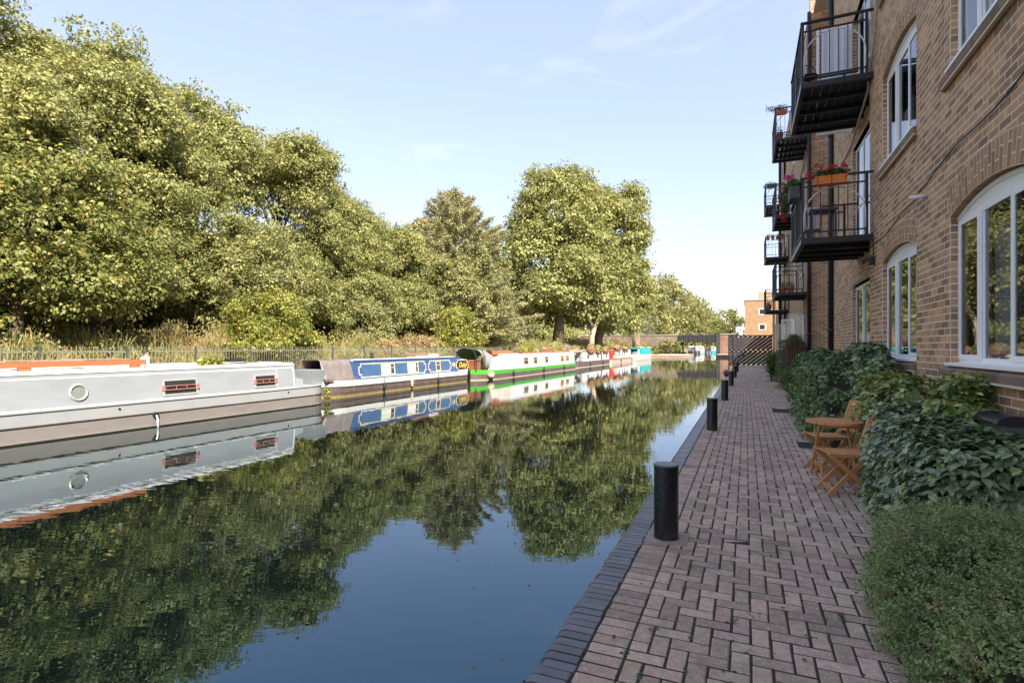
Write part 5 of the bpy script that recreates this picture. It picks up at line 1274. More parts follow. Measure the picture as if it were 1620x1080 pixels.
MT['tarp'] = mat('brown_grey_tarpaulin', (0.192, 0.160, 0.148), .45, .2, 2, bump=.6, bscale=6)
MT['tarpgrey'] = mat('grey_canvas', (0.240, 0.232, 0.224), .7, .2, 2, bump=.5, bscale=6)
MT['rope'] = mat('rope', (.42, .36, .26), .9, .2, 20)
MT['rubber'] = mat('black_rubber', (.02, .02, .02), .7, .2)
MT['brass'] = mat('brass', (.5, .33, .12), .35, .1, metal=.7)

class Boat:
    def __init__(s, name, label, xs, y0, y1, width, bands, near=1.8, far=1.0, zg=.12, sheer_n=.12, sheer_f=.05, group='narrowboats moored along the far bank', deckm=None):
        s.xs = xs; s.y0 = y0; s.y1 = y1; s.w = width; s.near = near; s.far = far; s.zg = zg; s.xc = xs - width / 2
        s.root = empty(name, (s.xc, (y0 + y1) / 2, WZ), label, 'boat', group)
        hw = width / 2; mb = MB(); ys = sorted(set(list(np.linspace(y0, y0 + near, 9)) + list(np.linspace(y0 + near, y1 - far, 10)) + list(np.linspace(y1 - far, y1, 8))))
        zs = [b[0] for b in bands]; L = len(zs)
        def f(y):
            a = 1.0
            if y < y0 + near: t = (y0 + near - y) / near; a = max(.03, (1 - t ** 2.3))
            if y > y1 - far: t = (y - y1 + far) / far; a = min(a, max(.03, (1 - t ** 2.6)) if far > .1 else 1)
            return a
        def sh(y):
            a = 0
            if near > .1 and y < y0 + near * 1.6: a += sheer_n * ((y0 + near * 1.6 - y) / (near * 1.6)) ** 2
            if far > .1 and y > y1 - far * 1.6: a += sheer_f * ((y - y1 + far * 1.6) / (far * 1.6)) ** 2
            return a
        s.f = f; s.sh = sh
        for y in ys:
            for sd in (1, -1):
                for k, z in enumerate(zs):
                    fr = max(0, (z - WZ)) / (zg - WZ); x = s.xc + sd * hw * f(y) * (1 - .03 * (1 - fr))
                    mb.v.append((x, y, z + (sh(y) * fr if z > WZ else 0)))
        for i in range(len(ys) - 1):
            for sd in (0, 1):
                for k in range(L - 1):
                    q = (i * 2 + sd) * L + k; r = q + 2 * L
                    mb.face((q, r, r + 1, q + 1) if sd == 0 else (q + 1, r + 1, r, q), bands[k + 1][1])
            q = i * 2 * L + L - 1; mb.face((q, q + 2 * L, q + 3 * L, q + L), len(s_m := bands) and 0 if False else 0)
        for i in (0, len(ys) - 1):
            q = i * 2 * L
            for k in range(L - 1): mb.face((q + k, q + k + 1, q + L + k + 1, q + L + k), bands[k + 1][1])
        s.bands = bands; s.mb = mb; s.ys = ys; s.L = L
    def finish(s, mats):
        s.hull = s.mb.build('hull', mats, s.root)
        return s
    def strake(s, z, m, name='rubbing_strake', th=.03, depth=.025):
        mb = MB(); fr = (z - WZ) / (s.zg - WZ)
        for sd in (1, -1):
            pts = [(s.xc + sd * (s.w / 2 * s.f(y) * (1 - .03 * (1 - fr)) + depth * .4), y, z + s.sh(y) * fr) for y in s.ys]
            for a, b in zip(pts[:-1], pts[1:]): mb.bar(a, b, depth, th)
        mb.build(name, m, s.root)
    def cabin(s, ya, yb, zr, side, roof, line=None, inset=.13, tumble=.08, handrail=True, bottom=None, near_slope=0):
        s.ca = (ya, yb, zr, inset, tumble); mb = MB(); hw = s.w / 2; zb = (bottom if bottom is not None else s.zg) - .02
        xb = hw - inset; xt = hw - inset - tumble; prof = [(xb, zb), (xt, zr), (xt * .92, zr + .03), (xt * .5, zr + .075), (0, zr + .09), (-xt * .5, zr + .075), (-xt * .92, zr + .03), (-xt, zr), (-xb, zb)]
        st = [ya, yb]
        for y in st:
            for x, z in prof: mb.v.append((s.xc + x, y + (near_slope * (z - zb) if y == ya else 0), z))
        K = len(prof)
        for k in range(K - 1): mb.face((k, k + 1, K + k + 1, K + k), 0 if k in (0, K - 2) else 1)
        mb.face(list(range(K)), 0); mb.face([K + k for k in range(K)][::-1], 0)
        s.cab = mb.build('cabin', [side, roof], s.root)
        if handrail:
            h = MB()
            for sd in (1, -1):
                x = s.xc + sd * (xt - .05); h.box(min(x, x + .035), max(x, x + .035), ya + .05, yb - .05, zr + .035, zr + .075)
                h.box(s.xc + sd * xt - .02, s.xc + sd * xt + .02, ya, yb, zr - .012, zr + .018)
            h.build('handrail', line or MT['boatline'], s.root)
    def xside(s, z, off=0):
        ya, yb, zr, inset, tumble = s.ca; zb = s.zg; t = (z - zb) / (zr - zb)
        return s.xc + s.w / 2 - inset - tumble * t + off
    def q(s, mb, ya, yb, z0, z1, off, m=0, th=None):
        "flat piece lying on the leaning cabin side"
        th = th or off; n = len(mb.v)
        for o in (off - th, off):
            for y, z in ((ya, z0), (yb, z0), (yb, z1), (ya, z1)): mb.v.append((s.xside(z, o), y, z))
        for f in ((4, 5, 6, 7), (0, 1, 5, 4), (1, 2, 6, 5), (2, 3, 7, 6), (3, 0, 4, 7)): mb.face([n + i for i in f], m)
    def window(s, ya, yb, z0, z1, frame, t=.035, bars=None, glass=None, top=False, curt=None):
        f = MB(); 
        s.q(f, ya - t, yb + t, z1, z1 + t, .02); s.q(f, ya - t, yb + t, z0 - t, z0, .02); s.q(f, ya - t, ya, z0, z1, .02); s.q(f, yb, yb + t, z0, z1, .02)
        if top: zz = z0 + (z1 - z0) * .62; s.q(f, ya, yb, zz - .012, zz + .012, .018)
        o = f.build('window', frame, s.root)
        g = MB(); s.q(g, ya, yb, z0, z1, .008); g.build('pane', glass or MT['darkglass'], o)
        if curt:
            c = MB(); s.q(c, ya + .01, ya + (yb - ya) * curt, z0 + .02, z1 - .02, .0125); c.build('curtain', MT['boatwhite'], o)
        if bars:
            b = MB(); zm = (z0 + z1) / 2
            for zz in (zm - .06, zm + .05): b.bar((s.xside(zz, .06), ya - t * 1.6, zz), (s.xside(zz, .06), yb + t * 1.6, zz), .012, .014)
            for k in (0, .33, .66, 1): yy = ya + (yb - ya) * k; b.bar((s.xside(zm, .06), yy, zm - .06), (s.xside(zm, .06), yy, zm + .05), .01, .01)
            for yy in (ya - t * 1.5, yb + t * 1.5): b.bar((s.xside(zm, 0), yy, zm - .0), (s.xside(zm, .065), yy, zm), .012, .13)
            b.build('guard_bars', bars, o)
    def porthole(s, yc, zc, r, m, glass=None, rim=.03):
        t = MB(); pts = [(s.xside(zc + r * math.sin(a), .015), yc + r * math.cos(a), zc + r * math.sin(a)) for a in np.linspace(0, 2 * math.pi, 33)]
        t.tube(pts, rim, 8, cap=False); o = t.build('porthole', m, s.root, smooth=True)
        g = MB(); g.poly([(s.xside(zc + r * math.sin(a), .008), yc + r * math.cos(a), zc + r * math.sin(a)) for a in np.linspace(0, 2 * math.pi, 33)[:-1]]); g.build('pane', glass or MT['darkglass'], o)
    def fenders(s, ys, m=None, z=None):
        for y in ys:
            f = MB(); x = s.xs + .05; f.tube([(x, y, s.zg + .02), (x, y, -.12)], .012, 5); f.lathe((x, y, -.50), [(.03, 0), (.075, .05), (.08, .3), (.04, .38)], 10); f.build('fender', m or MT['rubber'], s.root, smooth=True)

# --- the big grey boat in the left foreground
B = Boat('grey_narrowboat', 'long pale grey boat with a porthole and timber on its roof in the left foreground', -14.92, -6, 17.25, 2.9,
         [(-1.1, 2), (-.66, 2), (-.585, 2), (-.20, 1), (.05, 0), (.12, 0)], near=2, far=1.5, zg=.12, sheer_f=.10)
B.bands = None
# band materials: 0 pale side, 1 faded blacking, 2 weed line
B.finish([MT['boatgrey2'], MT['hullbrown'], MT['weedline']])
for p in B.hull.data.polygons:
    zc = sum(B.hull.data.vertices[v].co.z for v in p.vertices) / len(p.vertices) + WZ
    p.material_index = 0 if zc > -.19 else (1 if zc > -.60 else 2)
B.strake(-.20, MT['hullblack'], th=.022, depth=.03); B.strake(-.55, MT['hullbrown'], 'lower_strake', th=.03, depth=.03); B.strake(.12, MT['boatgrey2'], 'gunwale', th=.03, depth=.03)
B.cabin(-4.5, 15.05, .97, MT['boatgrey'], MT['boatline'], inset=.09, tumble=.10)
m = MB(); B.q(m, -4.5, 15.0, .845, .872, .006); B.q(m, -4.5, 15.0, .135, .165, .006); B.q(m, 14.96, 14.99, .165, .845, .006); B.q(m, 14.2, 14.215, .2, .845, .004); m.build('coach_lines', MT['boatline'], B.root)
B.porthole(8.05, .49, .185, mat('steel_rim', (.60, .57, .56), .35, .15, metal=.5), glass=mat('misty_glass', (.20, .22, .20), .15, .1), rim=.028)
pinkred = mat('rusty_pink_rod', (.55, .18, .14), .6, .2)
B.window(10.2, 11.15, .27, .64, mat('aluminium_frame', (.55, .52, .52), .4, .1, metal=.4), t=.045, bars=pinkred)
B.window(13.3, 14.1, .29, .63, mat('aluminium_frame', (.55, .52, .52), .4, .1, metal=.4), t=.045, bars=pinkred)
B.window(4.4, 5.4, .27, .64, MT['boatgrey2'], t=.045)
m = MB()
for y, z in ((8.93, 0.0), (14.6, .0)): m.tube([(B.xs - .02, y, z), (B.xs + .008, y, z)], .03, 10)
m.tube([(B.xs - .05, 9.86, -.25), (B.xs + .05, 9.86, -.26)], .075, 12); m.build('drain_outlet', MT['rubber'], B.root)
m = MB(); m.tube([(B.xs + .04, 9.86, -.27), (B.xs + .07, 9.87, -.34), (B.xs + .085, 9.88, WZ - .03)], [.02, .022, .03], 8)
wm = mat('falling_water', (.85, .87, .88), .15, .05); tag(m.build('waste_water', wm, at=(B.xs, 9.86, WZ), smooth=True), 'stream of water running out of the grey hull', kind='stuff')
m = MB(); n = 7
for a, b in (((-16.0, 15.1), (-16.0, 16.6)),):
    pass
m.box(-17.4, -15.2, 15.06, 16.3, .05, .10); m.build('aft_deck', MT['boatgrey2'], B.root)
m = MB(); m.poly([(-15.32, 15.06, .10), (-15.32, 15.75, .10), (-15.30, 15.6, .42), (-15.30, 15.06, .52)]); m.box(-15.36, -15.325, 15.06, 15.7, .1, .40); m.build('side_wing', MT['boatgrey2'], B.root)
m = MB(); m.v = [(-16.1, 16.25, .12), (-15.35, 16.25, .12), (-15.35, 16.75, .12), (-16.1, 16.75, .12), (-16.25, 16.1, .72), (-15.2, 16.1, .72), (-15.2, 16.8, .72), (-16.25, 16.8, .72)]
for q in ((3, 2, 1, 0), (4, 5, 6, 7), (0, 1, 5, 4), (1, 2, 6, 5), (2, 3, 7, 6), (3, 0, 4, 7)): m.face(q)
m.build('bow_locker', MT['boatgrey'], B.root, bevel=.01)
m = MB(); m.box(-15.9, -15.6, 15.5, 15.85, .1, .28); m.tube([(-16.3, 15.2, .66), (-16.2, 16.2, .62)], .02, 6); m.tube([(-15.9, 15.45, .35), (-15.9, 15.8, .66)], .015, 6); m.build('deck_gear', MT['hullblack'], B.root)
m = MB(); m.lathe((-15.75, 15.22, .38), [(.09, 0), (.11, .22), (.10, .24)], 14); tag(m.build('bucket', MT['red'], at=(-15.75, 15.22, .38), smooth=True), 'red bucket hanging at the end of the grey boat cabin', 'bucket')
# timber and clutter on its roof
r = empty('roof_timber', (-15.5, 6, 1.0), 'long orange timber frame lying along the near roof edge of the grey boat', 'timber')
m = MB(); m.box(-15.40, -15.36, -3.5, 9.9, 1.12, 1.26); m.build('front_beam', MT['planks'], r)
for y in (-2, .6, 3.6, 7.0, 9.5): m = MB(); m.box(-15.45, -15.37, y, y + .25, 1.0, 1.12); m.build('block', MT['planks'], r)
m = MB(); m.box(-16.2, -16.16, -3.5, 9.9, 1.10, 1.24); m.build('rear_beam', MT['paleplank'], r)
m = MB()
for i in range(34): y = -3.4 + i * .39; m.box(-16.15, -15.41, y, y + .07, 1.19, 1.22)
m.build('slat', MT['paleplank'], r)
rg = random.Random(3)
m = MB()
for i in range(9): y = -2 + i * 1.25 + rg.random() * .3; x = -15.7 - rg.random() * .3; m.bar((x, y, 1.245 + .012 * i % .05), (x - .05, y + 1.6, 1.25 + .01 * (i % 3)), .16, .022)
tag(m.build('board_stack', MT['paleplank'], at=(-15.8, 3, 1.23)), 'loose weathered boards and sheets on top of the timber frame', 'boards')
m = MB(); m.bar((-15.55, 9.95, 1.05), (-15.65, 12.3, 1.04), .20, .05); m.bar((-15.5, 9.95, 1.11), (-15.62, 12.2, 1.10), .16, .04)
tag(m.build('white_plank', MT['boatwhite'], at=(-15.6, 11, 1.03)), 'pale painted plank lying past the end of the orange timber', 'plank')
m = MB()
for i in range(7): m.bar((-15.6 - i * .05, 12.35 + rg.random() * .2, 1.035 + .012 * (i % 3)), (-15.75 - rg.random() * .25, 14.6 - rg.random() * .8, 1.05 + .015 * (i % 2)), .05, .03)
tag(m.build('timber_pile', mat('old_dark_timber', (.20, .15, .12), .9, .3, 4, isl=.3), at=(-15.7, 13.5, 1.03)), 'pile of thin dark brown sticks at the end of the grey boat roof', 'timber')
m = MB(); trough(m, -16.0, -15.6, 12.75, 13.45, 1.10, 1.22); tag(m.build('black_tray', MT['rubber'], at=(-15.8, 13.1, 1.1)), 'black plastic tray on the grey boat roof beside the leafy plant', 'tray')
r = empty('roof_plant', (-15.5, 11.9, 1.03), 'yellow green leafy plant growing on the grey boat roof', 'plant'); foliage(r, 'leaves', (-15.45, 11.95, 1.13), (.22, .48, .16), 420, .13, MT['bushy'], 70)
r = empty('wooden_crate', (-15.9, 6.4, 1.25), 'pale box with a striped side at the left end of the grey boat roof', 'box'); m = MB(); m.box(-16.1, -15.8, 6.35, 6.65, 1.23, 1.40); m.build('body', MT['boatwhite'], r, bevel=.01); m = MB(); m.box(-16.12, -15.79, 6.34, 6.66, 1.40, 1.48); m.build('lid', MT['paleplank'], r)
r = empty('waterline_weed', (-15.0, 17.35, WZ), 'yellow green weed hanging between the grey and the blue boat', 'plant'); foliage(r, 'leaves', (-15.6, 17.3, -.30), (.16, .16, .32), 260, .09, MT['bushy'], 71)

def longband(zg=.12, hz=(-.2,), W=WZ): pass
def bands(*z): return [(a, i) for i, a in enumerate(z)]
def banding(B, th, mats):
    "hull colours by height: th is a list of (above this z, material index)"
    for p in B.hull.data.polygons:
        zc = sum(B.hull.data.vertices[v].co.z for v in p.vertices) / len(p.vertices) + WZ
        for z, i in th:
            if zc > z: p.material_index = i; break

# --- blue boat
B = Boat('blue_narrowboat', 'blue narrowboat with cream bordered panels and a brown tarpaulin over its bow', -16.25, 17.75, 31.2, 2.1, bands(-1.1, -.63, -.54, -.16, .10), near=1.6, far=.7, zg=.10, sheer_n=.08, sheer_f=.0)
B.finish([MT['boatwhite'], MT['hullblack'], MT['weedline']]); banding(B, [(-.12, 0), (-.56, 1), (-9, 2)], None)
for p in B.hull.data.polygons: p.material_index = min(p.material_index, 2)
B.strake(-.15, MT['hullblack'], th=.03, depth=.035); B.strake(-.40, MT['hullblack'], 'lower_strake', th=.02)
B.cabin(19.9, 30.1, .93, MT['boatblue'], MT['boatline'], line=MT['boatblue'])
m = MB()
def border(mb, B, ya, yb, z0, z1, t=.045, k=.14, off=.012):
    "panel outline with notched corners"
    B.q(mb, ya + k, yb - k, z1 - t, z1, off); B.q(mb, ya + k, yb - k, z0, z0 + t, off); B.q(mb, ya, ya + t, z0 + k, z1 - k, off); B.q(mb, yb - t, yb, z0 + k, z1 - k, off)
    for y, s in ((ya, 1), (yb, -1)):
        a, b = sorted((y + s * k, y + s * (k + t))); B.q(mb, a - (0 if s > 0 else 0), b, z1 - k, z1 - t * .2, off * 1.05); B.q(mb, a, b, z0 + t * .2, z0 + k, off * 1.05)
        a, b = sorted((y + s * .01, y + s * (k + t))); B.q(mb, a, b, z1 - k - t, z1 - k, off * 1.1); B.q(mb, a, b, z0 + k, z0 + k + t, off * 1.1)
border(m, B, 20.25, 26.0, .17, .84); border(m, B, 26.25, 28.8, .17, .84); m.build('panel_border', MT['cream'], B.root)
m = MB(); B.q(m, 20.5, 25.8, .24, .78, .006); B.q(m, 26.45, 28.6, .24, .78, .006); m.build('side_panel', MT['boatblue2'], B.root)
B.window(22.0, 23.0, .28, .76, MT['cream'], t=.06, top=True, curt=.72); B.window(24.25, 25.15, .28, .76, MT['cream'], t=.06, top=True, curt=.8); B.window(27.1, 27.5, .28, .76, MT['cream'], t=.05, top=True)
B.porthole(29.12, .52, .11, MT['cream'], rim=.03)
m = MB(); B.q(m, 29.5, 31.0, .17, .78, .016); m.build('name_panel', MT['rubber'], B.root); m = MB(); border(m, B, 29.42, 31.0, .15, .82, off=.022); m.build('name_border', MT['cream'], B.root)
tcv = bpy.data.curves.new('boat_name', 'FONT'); tcv.body = 'Daisy'; tcv.size = .46; tcv.shear = .35; tcv.extrude = .004; tcv.offset = .006; tcv.align_x = 'CENTER'; tcv.align_y = 'CENTER'
tcv.materials.append(mat('gold_lettering', (.75, .48, .06), .5, .05)); to = bpy.data.objects.new('lettering_curve', tcv); COL.objects.link(to); bpy.context.view_layer.update(); me_ = bpy.data.meshes.new_from_object(to.evaluated_get(bpy.context.evaluated_depsgraph_get())); bpy.data.objects.remove(to); to = bpy.data.objects.new('lettering', me_); COL.objects.link(to); to.parent = B.root
to.location = Vector((B.xside(.48, .035), 30.22, .49)) - woff(B.root); to.rotation_euler = (R(90), 0, R(90))
B.fenders([21.9, 27.0 + .0], MT['rubber']); B.fenders([24.3], MT['rope'])
m = MB(); m.tube([(-17.3, 30.3, .98), (-17.3, 30.9, 1.12), (-17.3, 31.2, 1.08), (-17.25, 31.3, .6)], .025, 8); m.build('tiller', MT['brass'], B.root, smooth=True)
m = MB(); m.lathe((-16.75, 30.75, .15), [(.17, 0), (.17, .62), (.12, .68)], 14); m.build('white_canister', MT['boatwhite'], B.root, smooth=True)
m = MB(); m.lathe((-17.2, 22.2, .98), [(.07, 0), (.07, .3), (.1, .31), (.1, .34)], 10); m.build('chimney', MT['rubber'], B.root)
# tarpaulin over the bow (folded sheet on a frame)
m = MB(); K = 15; rows = 8; rg = random.Random(12)
for j in range(K):
    y = 18.15 + 1.95 * j / (K - 1); f = min(1, .80 + .25 * j / (K - 1)); sag = .06 * math.sin(math.pi * j / (K - 1)) if j else 0
    for i in range(rows * 2 + 1):
        t = (i - rows) / rows; a = abs(t); z = 1.06 - sag - .02 * a if a < .35 else 1.04 - sag - (a - .35) / .65 * .92
        x = B.xc + math.copysign(min(1, a / .35) * .62 * f + max(0, a - .35) / .65 * .34, t)
        x += .03 * math.sin(j * 2.3 + i * .8) * (a > .3) + rg.gauss(0, .008); m.v.append((x, y + rg.gauss(0, .01), z + rg.gauss(0, .008)))
W_ = rows * 2 + 1
for j in range(K - 1):
    for i in range(W_ - 1): m.face((j * W_ + i, j * W_ + i + 1, (j + 1) * W_ + i + 1, (j + 1) * W_ + i))
tpo = m.build('tarpaulin', MT['tarp'], B.root, smooth=True); sdm = tpo.modifiers.new('thick', 'SOLIDIFY'); sdm.thickness = .012
m = MB(); m.box(B.xc - .5, B.xc + .5, 18.5, 18.56, .1, .62); m.build('bow_bulkhead', mat('orange_red_panel', (.62, .16, .06), .6, .1), B.root)
r = empty('roof_box', (-17.2, 27.3, 1.0), 'brown plank box with a white front on the blue boat roof', 'box')
m = MB(); m.box(-17.6, -17.0, 25.9, 28.3, 1.0, 1.20); m.build('body', MT['paleplank'], r); m = MB(); m.box(-17.7, -16.95, 25.8, 28.4, 1.2, 1.25); m.build('lid', mat('brown_board', (.30, .16, .11), .8, .2), r); m = MB(); m.box(-16.99, -16.95, 27.2, 28.2, 1.0, 1.19); m.build('white_front', MT['boatwhite'], r)
r = empty('bow_plant', (-16.5, 18.0, .1), 'small green plant at the very bow of the blue boat', 'plant'); foliage(r, 'leaves', (-16.7, 18.0, .3), (.15, .15, .28), 160, .09, MT['bushy'], 72)

# --- green and white boat
B = Boat('green_white_narrowboat', 'white narrowboat with a bright green gunwale band', -15.6, 31.8, 52.6, 2.1, bands(-1.1, -.62, -.54, -.24, .02), near=2.4, far=.2, zg=.02, sheer_n=.10)
B.finish([MT['green'], MT['hullblack'], mat('faded_waterline', (.36, .29, .23), .8, .2)]); banding(B, [(-.24, 0), (-.46, 1), (-9, 2)], None)
B.cabin(36.6, 52.4, 1.02, MT['boatwhite'], MT['boatwhite'])
for a, b, c in ((38.6, 39.9, .3), (41.1, 41.9, .0), (43.8, 44.6, .0), (48.0, 49.0, 0), (49.6, 50.6, 0)): B.window(a, b, .28, .78, MT['cream'], t=.05, top=True, curt=c or None, glass=mat('amber_dim_glass', (.16, .09, .05), .1, .2) if a > 46 else None)
B.fenders([36.5, 43.0, 48.5], MT['rubber'])
m = MB(); m.lathe((-15.75, 33.0, -.5), [(.12, 0), (.24, .12), (.26, .25), (.22, .42), (.08, .48)], 14); m.build('fender', MT['rope'], B.root, smooth=True)
# front cabin with canopy: beige box and grey dome of canvas on hoops
m = MB(); m.v = [(-17.3, 34.0, .0), (-15.85, 34.0, .0), (-15.75, 36.5, .0), (-17.4, 36.5, .0), (-17.2, 34.5, .78), (-16.0, 34.5, .78), (-15.9, 36.55, .95), (-17.3, 36.55, .95)]
for q in ((3, 2, 1, 0), (4, 5, 6, 7), (0, 1, 5, 4), (1, 2, 6, 5), (2, 3, 7, 6), (3, 0, 4, 7)): m.face(q)
m.build('front_cabin', mat('beige_paint', (.50, .46, .40), .6, .15, 2), B.root, bevel=.02)
m = MB(); K = 12
for j in range(9):
    y = 31.9 + 3.4 * j / 8; rr = .95 * (.93 + .07 * math.sin(j)); hh = 1.42 - .03 * j if j < 6 else 1.25 - .16 * (j - 6)
    for i in range(K + 1): a = math.pi * i / K; m.v.append((-17.2 - rr * math.cos(a), y + .02 * math.sin(i * 3 + j), .15 + hh * math.sin(a) ** .7))
for j in range(8):
    for i in range(K):
        if not (j < 3 and i > K * .55): m.face((j * (K + 1) + i, j * (K + 1) + i + 1, (j + 1) * (K + 1) + i + 1, (j + 1) * (K + 1) + i))
o = m.build('canvas_canopy', MT['tarpgrey'], B.root, smooth=True); sm = o.modifiers.new('t', 'SOLIDIFY'); sm.thickness = .015
m = MB()
for y in (31.95, 33.2): m.tube([(-16.28, y, .05), (-16.28, y, .9), (-16.5, y, 1.4), (-17.2, y, 1.56)], .03, 6)
m.tube([(-16.28, 31.95, .9), (-16.28, 33.2, .9)], .03, 6); m.build('canopy_frame', MT['rubber'], B.root)
r = empty('firewood_stack', (-16.9, 32.6, .05), 'orange brown stack of wood under the grey canopy', 'firewood'); m = MB()
for i in range(5):
    for j in range(5): m.tube([(-17.3, 32.2 + .15 * i, .15 + .13 * j), (-16.45, 32.22 + .15 * i, .15 + .13 * j)], .06, 7)
m.build('logs', MT['planks'], r)
def planter(y0, y1, label, x=-16.3, h=.2, z=1.08, leafy=0, m_='terracotta', lm='bushy', seed=1, name='roof_planter'):
    r = empty(name, (x, (y0 + y1) / 2, z), label, 'planter', 'planters on boat roofs'); m = MB(); trough(m, x - .22, x + .22, y0, y1, z, z + h); m.build('trough', MT[m_], r)
    if leafy: foliage(r, 'leaves', (x, (y0 + y1) / 2, z + h + leafy * .5), (.34, (y1 - y0) * .55, leafy * 1.35), int(420 * (y1 - y0)), .15, MT[lm], seed)
    return r
planter(35.2, 39.3, 'long orange brown box at the near end of the white boat roof', h=.30, z=1.04, m_='planks', x=-17.0)
planter(39.5, 42.3, 'planter full of yellow flowered greenery on the white boat roof', leafy=.28, m_='planks', lm='bushy', seed=80)
planter(42.6, 44.4, 'low terracotta planter with sparse leaves on the white boat roof', leafy=.14, lm='pale', seed=81)
planter(44.6, 46.6, 'rusty red planter in the middle of the white boat roof', leafy=.16, h=.28, lm='rust', seed=82)
planter(46.9, 49.6, 'tall bushy planter toward the far end of the white boat roof', leafy=.5, lm='pale', seed=83)
planter(49.9, 52.0, 'small planter at the far end of the white boat roof', leafy=.2, lm='rust', seed=84)
m = MB(); m.v = [(-17.2, 52.9, 1.2), (-16.6, 52.9, 1.2), (-16.6, 53.8, 1.2), (-17.2, 53.8, 1.2), (-17.0, 53.1, 1.75), (-16.7, 53.1, 1.75), (-16.7, 53.6, 1.75), (-17.0, 53.6, 1.75)]
for q in ((3, 2, 1, 0), (4, 5, 6, 7), (0, 1, 5, 4), (1, 2, 6, 5), (2, 3, 7, 6), (3, 0, 4, 7)): m.face(q)
m.box(-17.1, -16.7, 53.1, 53.6, .1, 1.2)
tag(m.build('blue_crate', mat('blue_plastic', (.10, .25, .60), .5, .1), at=(-16.9, 53.3, 1.2)), 'bright blue container between the white boat and the cream boat', 'container')

# --- cream boat, dark hull
B = Boat('cream_narrowboat', 'cream cabined narrowboat with a dark brown hull beyond the green banded one', -16.2, 53.6, 70.5, 2.1, bands(-1.1, -.62, -.54, -.24, .05), near=2.2, far=.9, zg=.05, sheer_n=.15)
B.finish([MT['hullblack'], MT['hullblack'], mat('tan_waterline', (.42, .34, .26), .8, .2)]); banding(B, [(-.25, 0), (-.42, 1), (-9, 2)], None)
B.cabin(57.8, 70.0, .92, MT['boatwhite'], MT['paleplank'])
m = MB(); B.q(m, 65.6, 66.2, .08, .95, .03); m.build('side_hatch', MT['hullblack'], B.root)
for a, b in ((59.3, 60.3), (62.3, 62.6), (63.6, 64.6), (68.2, 69.1)): B.window(a, b, .32, .74, MT['cream'], t=.05, top=True)
B.fenders([60.0, 66.0], MT['rubber'])
m = MB()
for y in (54.6, 55.6, 56.6, 57.6):
    m.tube([(-16.5, y, .05), (-16.5, y, 1.0), (-17.9, y, 1.0), (-17.9, y, .05)], .035, 6)
for z in (.5, 1.0): m.tube([(-16.5, 54.6, z), (-16.5, 57.6, z)], .03, 6)
m.build('deck_frame', MT['rubber'], B.root)
m = MB(); m.bar((-16.6, 55.2, 1.1), (-16.6, 59.0, 1.3), .5, .04); m.bar((-17.3, 55.2, 1.1), (-17.3, 58.6, 1.36), .5, .04); tag(m.build('loose_boards', MT['paleplank'], at=(-16.9, 57, 1.1)), 'pale boards propped over the front of the cream boat', 'boards')
planter(59.5, 62.5, 'long roof garden of yellow orange plants on the cream boat', z=.98, leafy=.45, lm='rust', seed=85)
planter(62.8, 65.6, 'roof planter with golden bushy plants above the cream boat windows', z=.98, leafy=.40, lm='pale', seed=86)
planter(66.4, 69.5, 'low roof planter with dry plants at the far end of the cream boat', z=.98, leafy=.3, lm='rust', seed=87)
# --- red and white boat
B = Boat('red_white_narrowboat', 'white narrowboat with a red front and a pink gunwale', -16.3, 70.9, 85.5, 2.1, bands(-1.1, -.62, -.54, -.18, .10), near=.8, far=.5, zg=.10, sheer_n=.1)
B.finish([MT['redhull'], mat('pale_pinkish_hull', (.36, .33, .28), .7, .2), MT['weedline']]); banding(B, [(-.17, 0), (-9, 1)], None)
B.cabin(74.9, 85.0, 1.16, MT['boatwhite'], MT['boatwhite'])
m = MB(); m.box(-18.2, -16.4, 71.2, 74.8, .1, 1.22); m.build('front_cabin', MT['red'], B.root)
m = MB(); m.box(-16.39, -16.36, 72.6, 74.8, .12, .5); m.box(-16.39, -16.36, 73.6, 74.6, .55, 1.0); m.build('pale_panel', MT['cream'], B.root)
for a, b in ((76.3, 77.1), (78.2, 79.0), (80.0, 80.8)): B.window(a, b, .38, .86, MT['boatwhite'], t=.04)
for y in (82.2, 83.8): B.porthole(y, .62, .15, MT['brass'])
B.fenders([77.0, 85.0], MT['rubber'])
planter(73, 77.5, 'mixed planter box on the red and white boat roof', z=1.26, leafy=.25, lm='rust', seed=88)
planter(78.5, 83.0, 'dull wooden planter box at the far end of the red and white boat roof', z=1.22, leafy=.12, m_='planks', lm='rust', seed=89)
# --- turquoise boat
B = Boat('turquoise_narrowboat', 'turquoise topped boat last in the row before the quay', -16.0, 86.5, 103, 2.2, bands(-1.1, -.62, -.54, -.16, .35), near=1.6, far=.9, zg=.35, sheer_n=.1)
B.finish([mat('grey_white_hull', (.42, .42, .40), .6, .15), mat('grey_white_hull_low', (.36, .36, .34), .6, .15), MT['weedline']]); banding(B, [(-.56, 0), (-9, 2)], None)
B.cabin(92, 102.6, 1.55, MT['teal'], MT['boatwhite'])
m = MB(); m.box(-18.1, -16.3, 87.6, 91.9, 1.25, 1.55); m.build('fore_canopy', mat('dark_teal_canvas', (.02, .20, .20), .7, .1), B.root)
m = MB(); m.box(-17.9, -16.4, 88.4, 91.5, .3, .9); m.build('fore_cabin', MT['tarpgrey'], B.root); m = MB(); m.box(-16.33, -16.28, 90.2, 91.6, .35, 1.25); m.build('white_door', MT['boatwhite'], B.root)
for a, b in ((94, 95.2), (97, 98.2), (100, 101.2)): B.window(a, b, .8, 1.2, mat('light_teal', (.10, .50, .48), .5, .1), t=.05, glass=MT['teal'])
planter(96, 99, 'row of dark plants in a box on the turquoise boat roof', z=1.64, leafy=.3, lm='maple', seed=90)
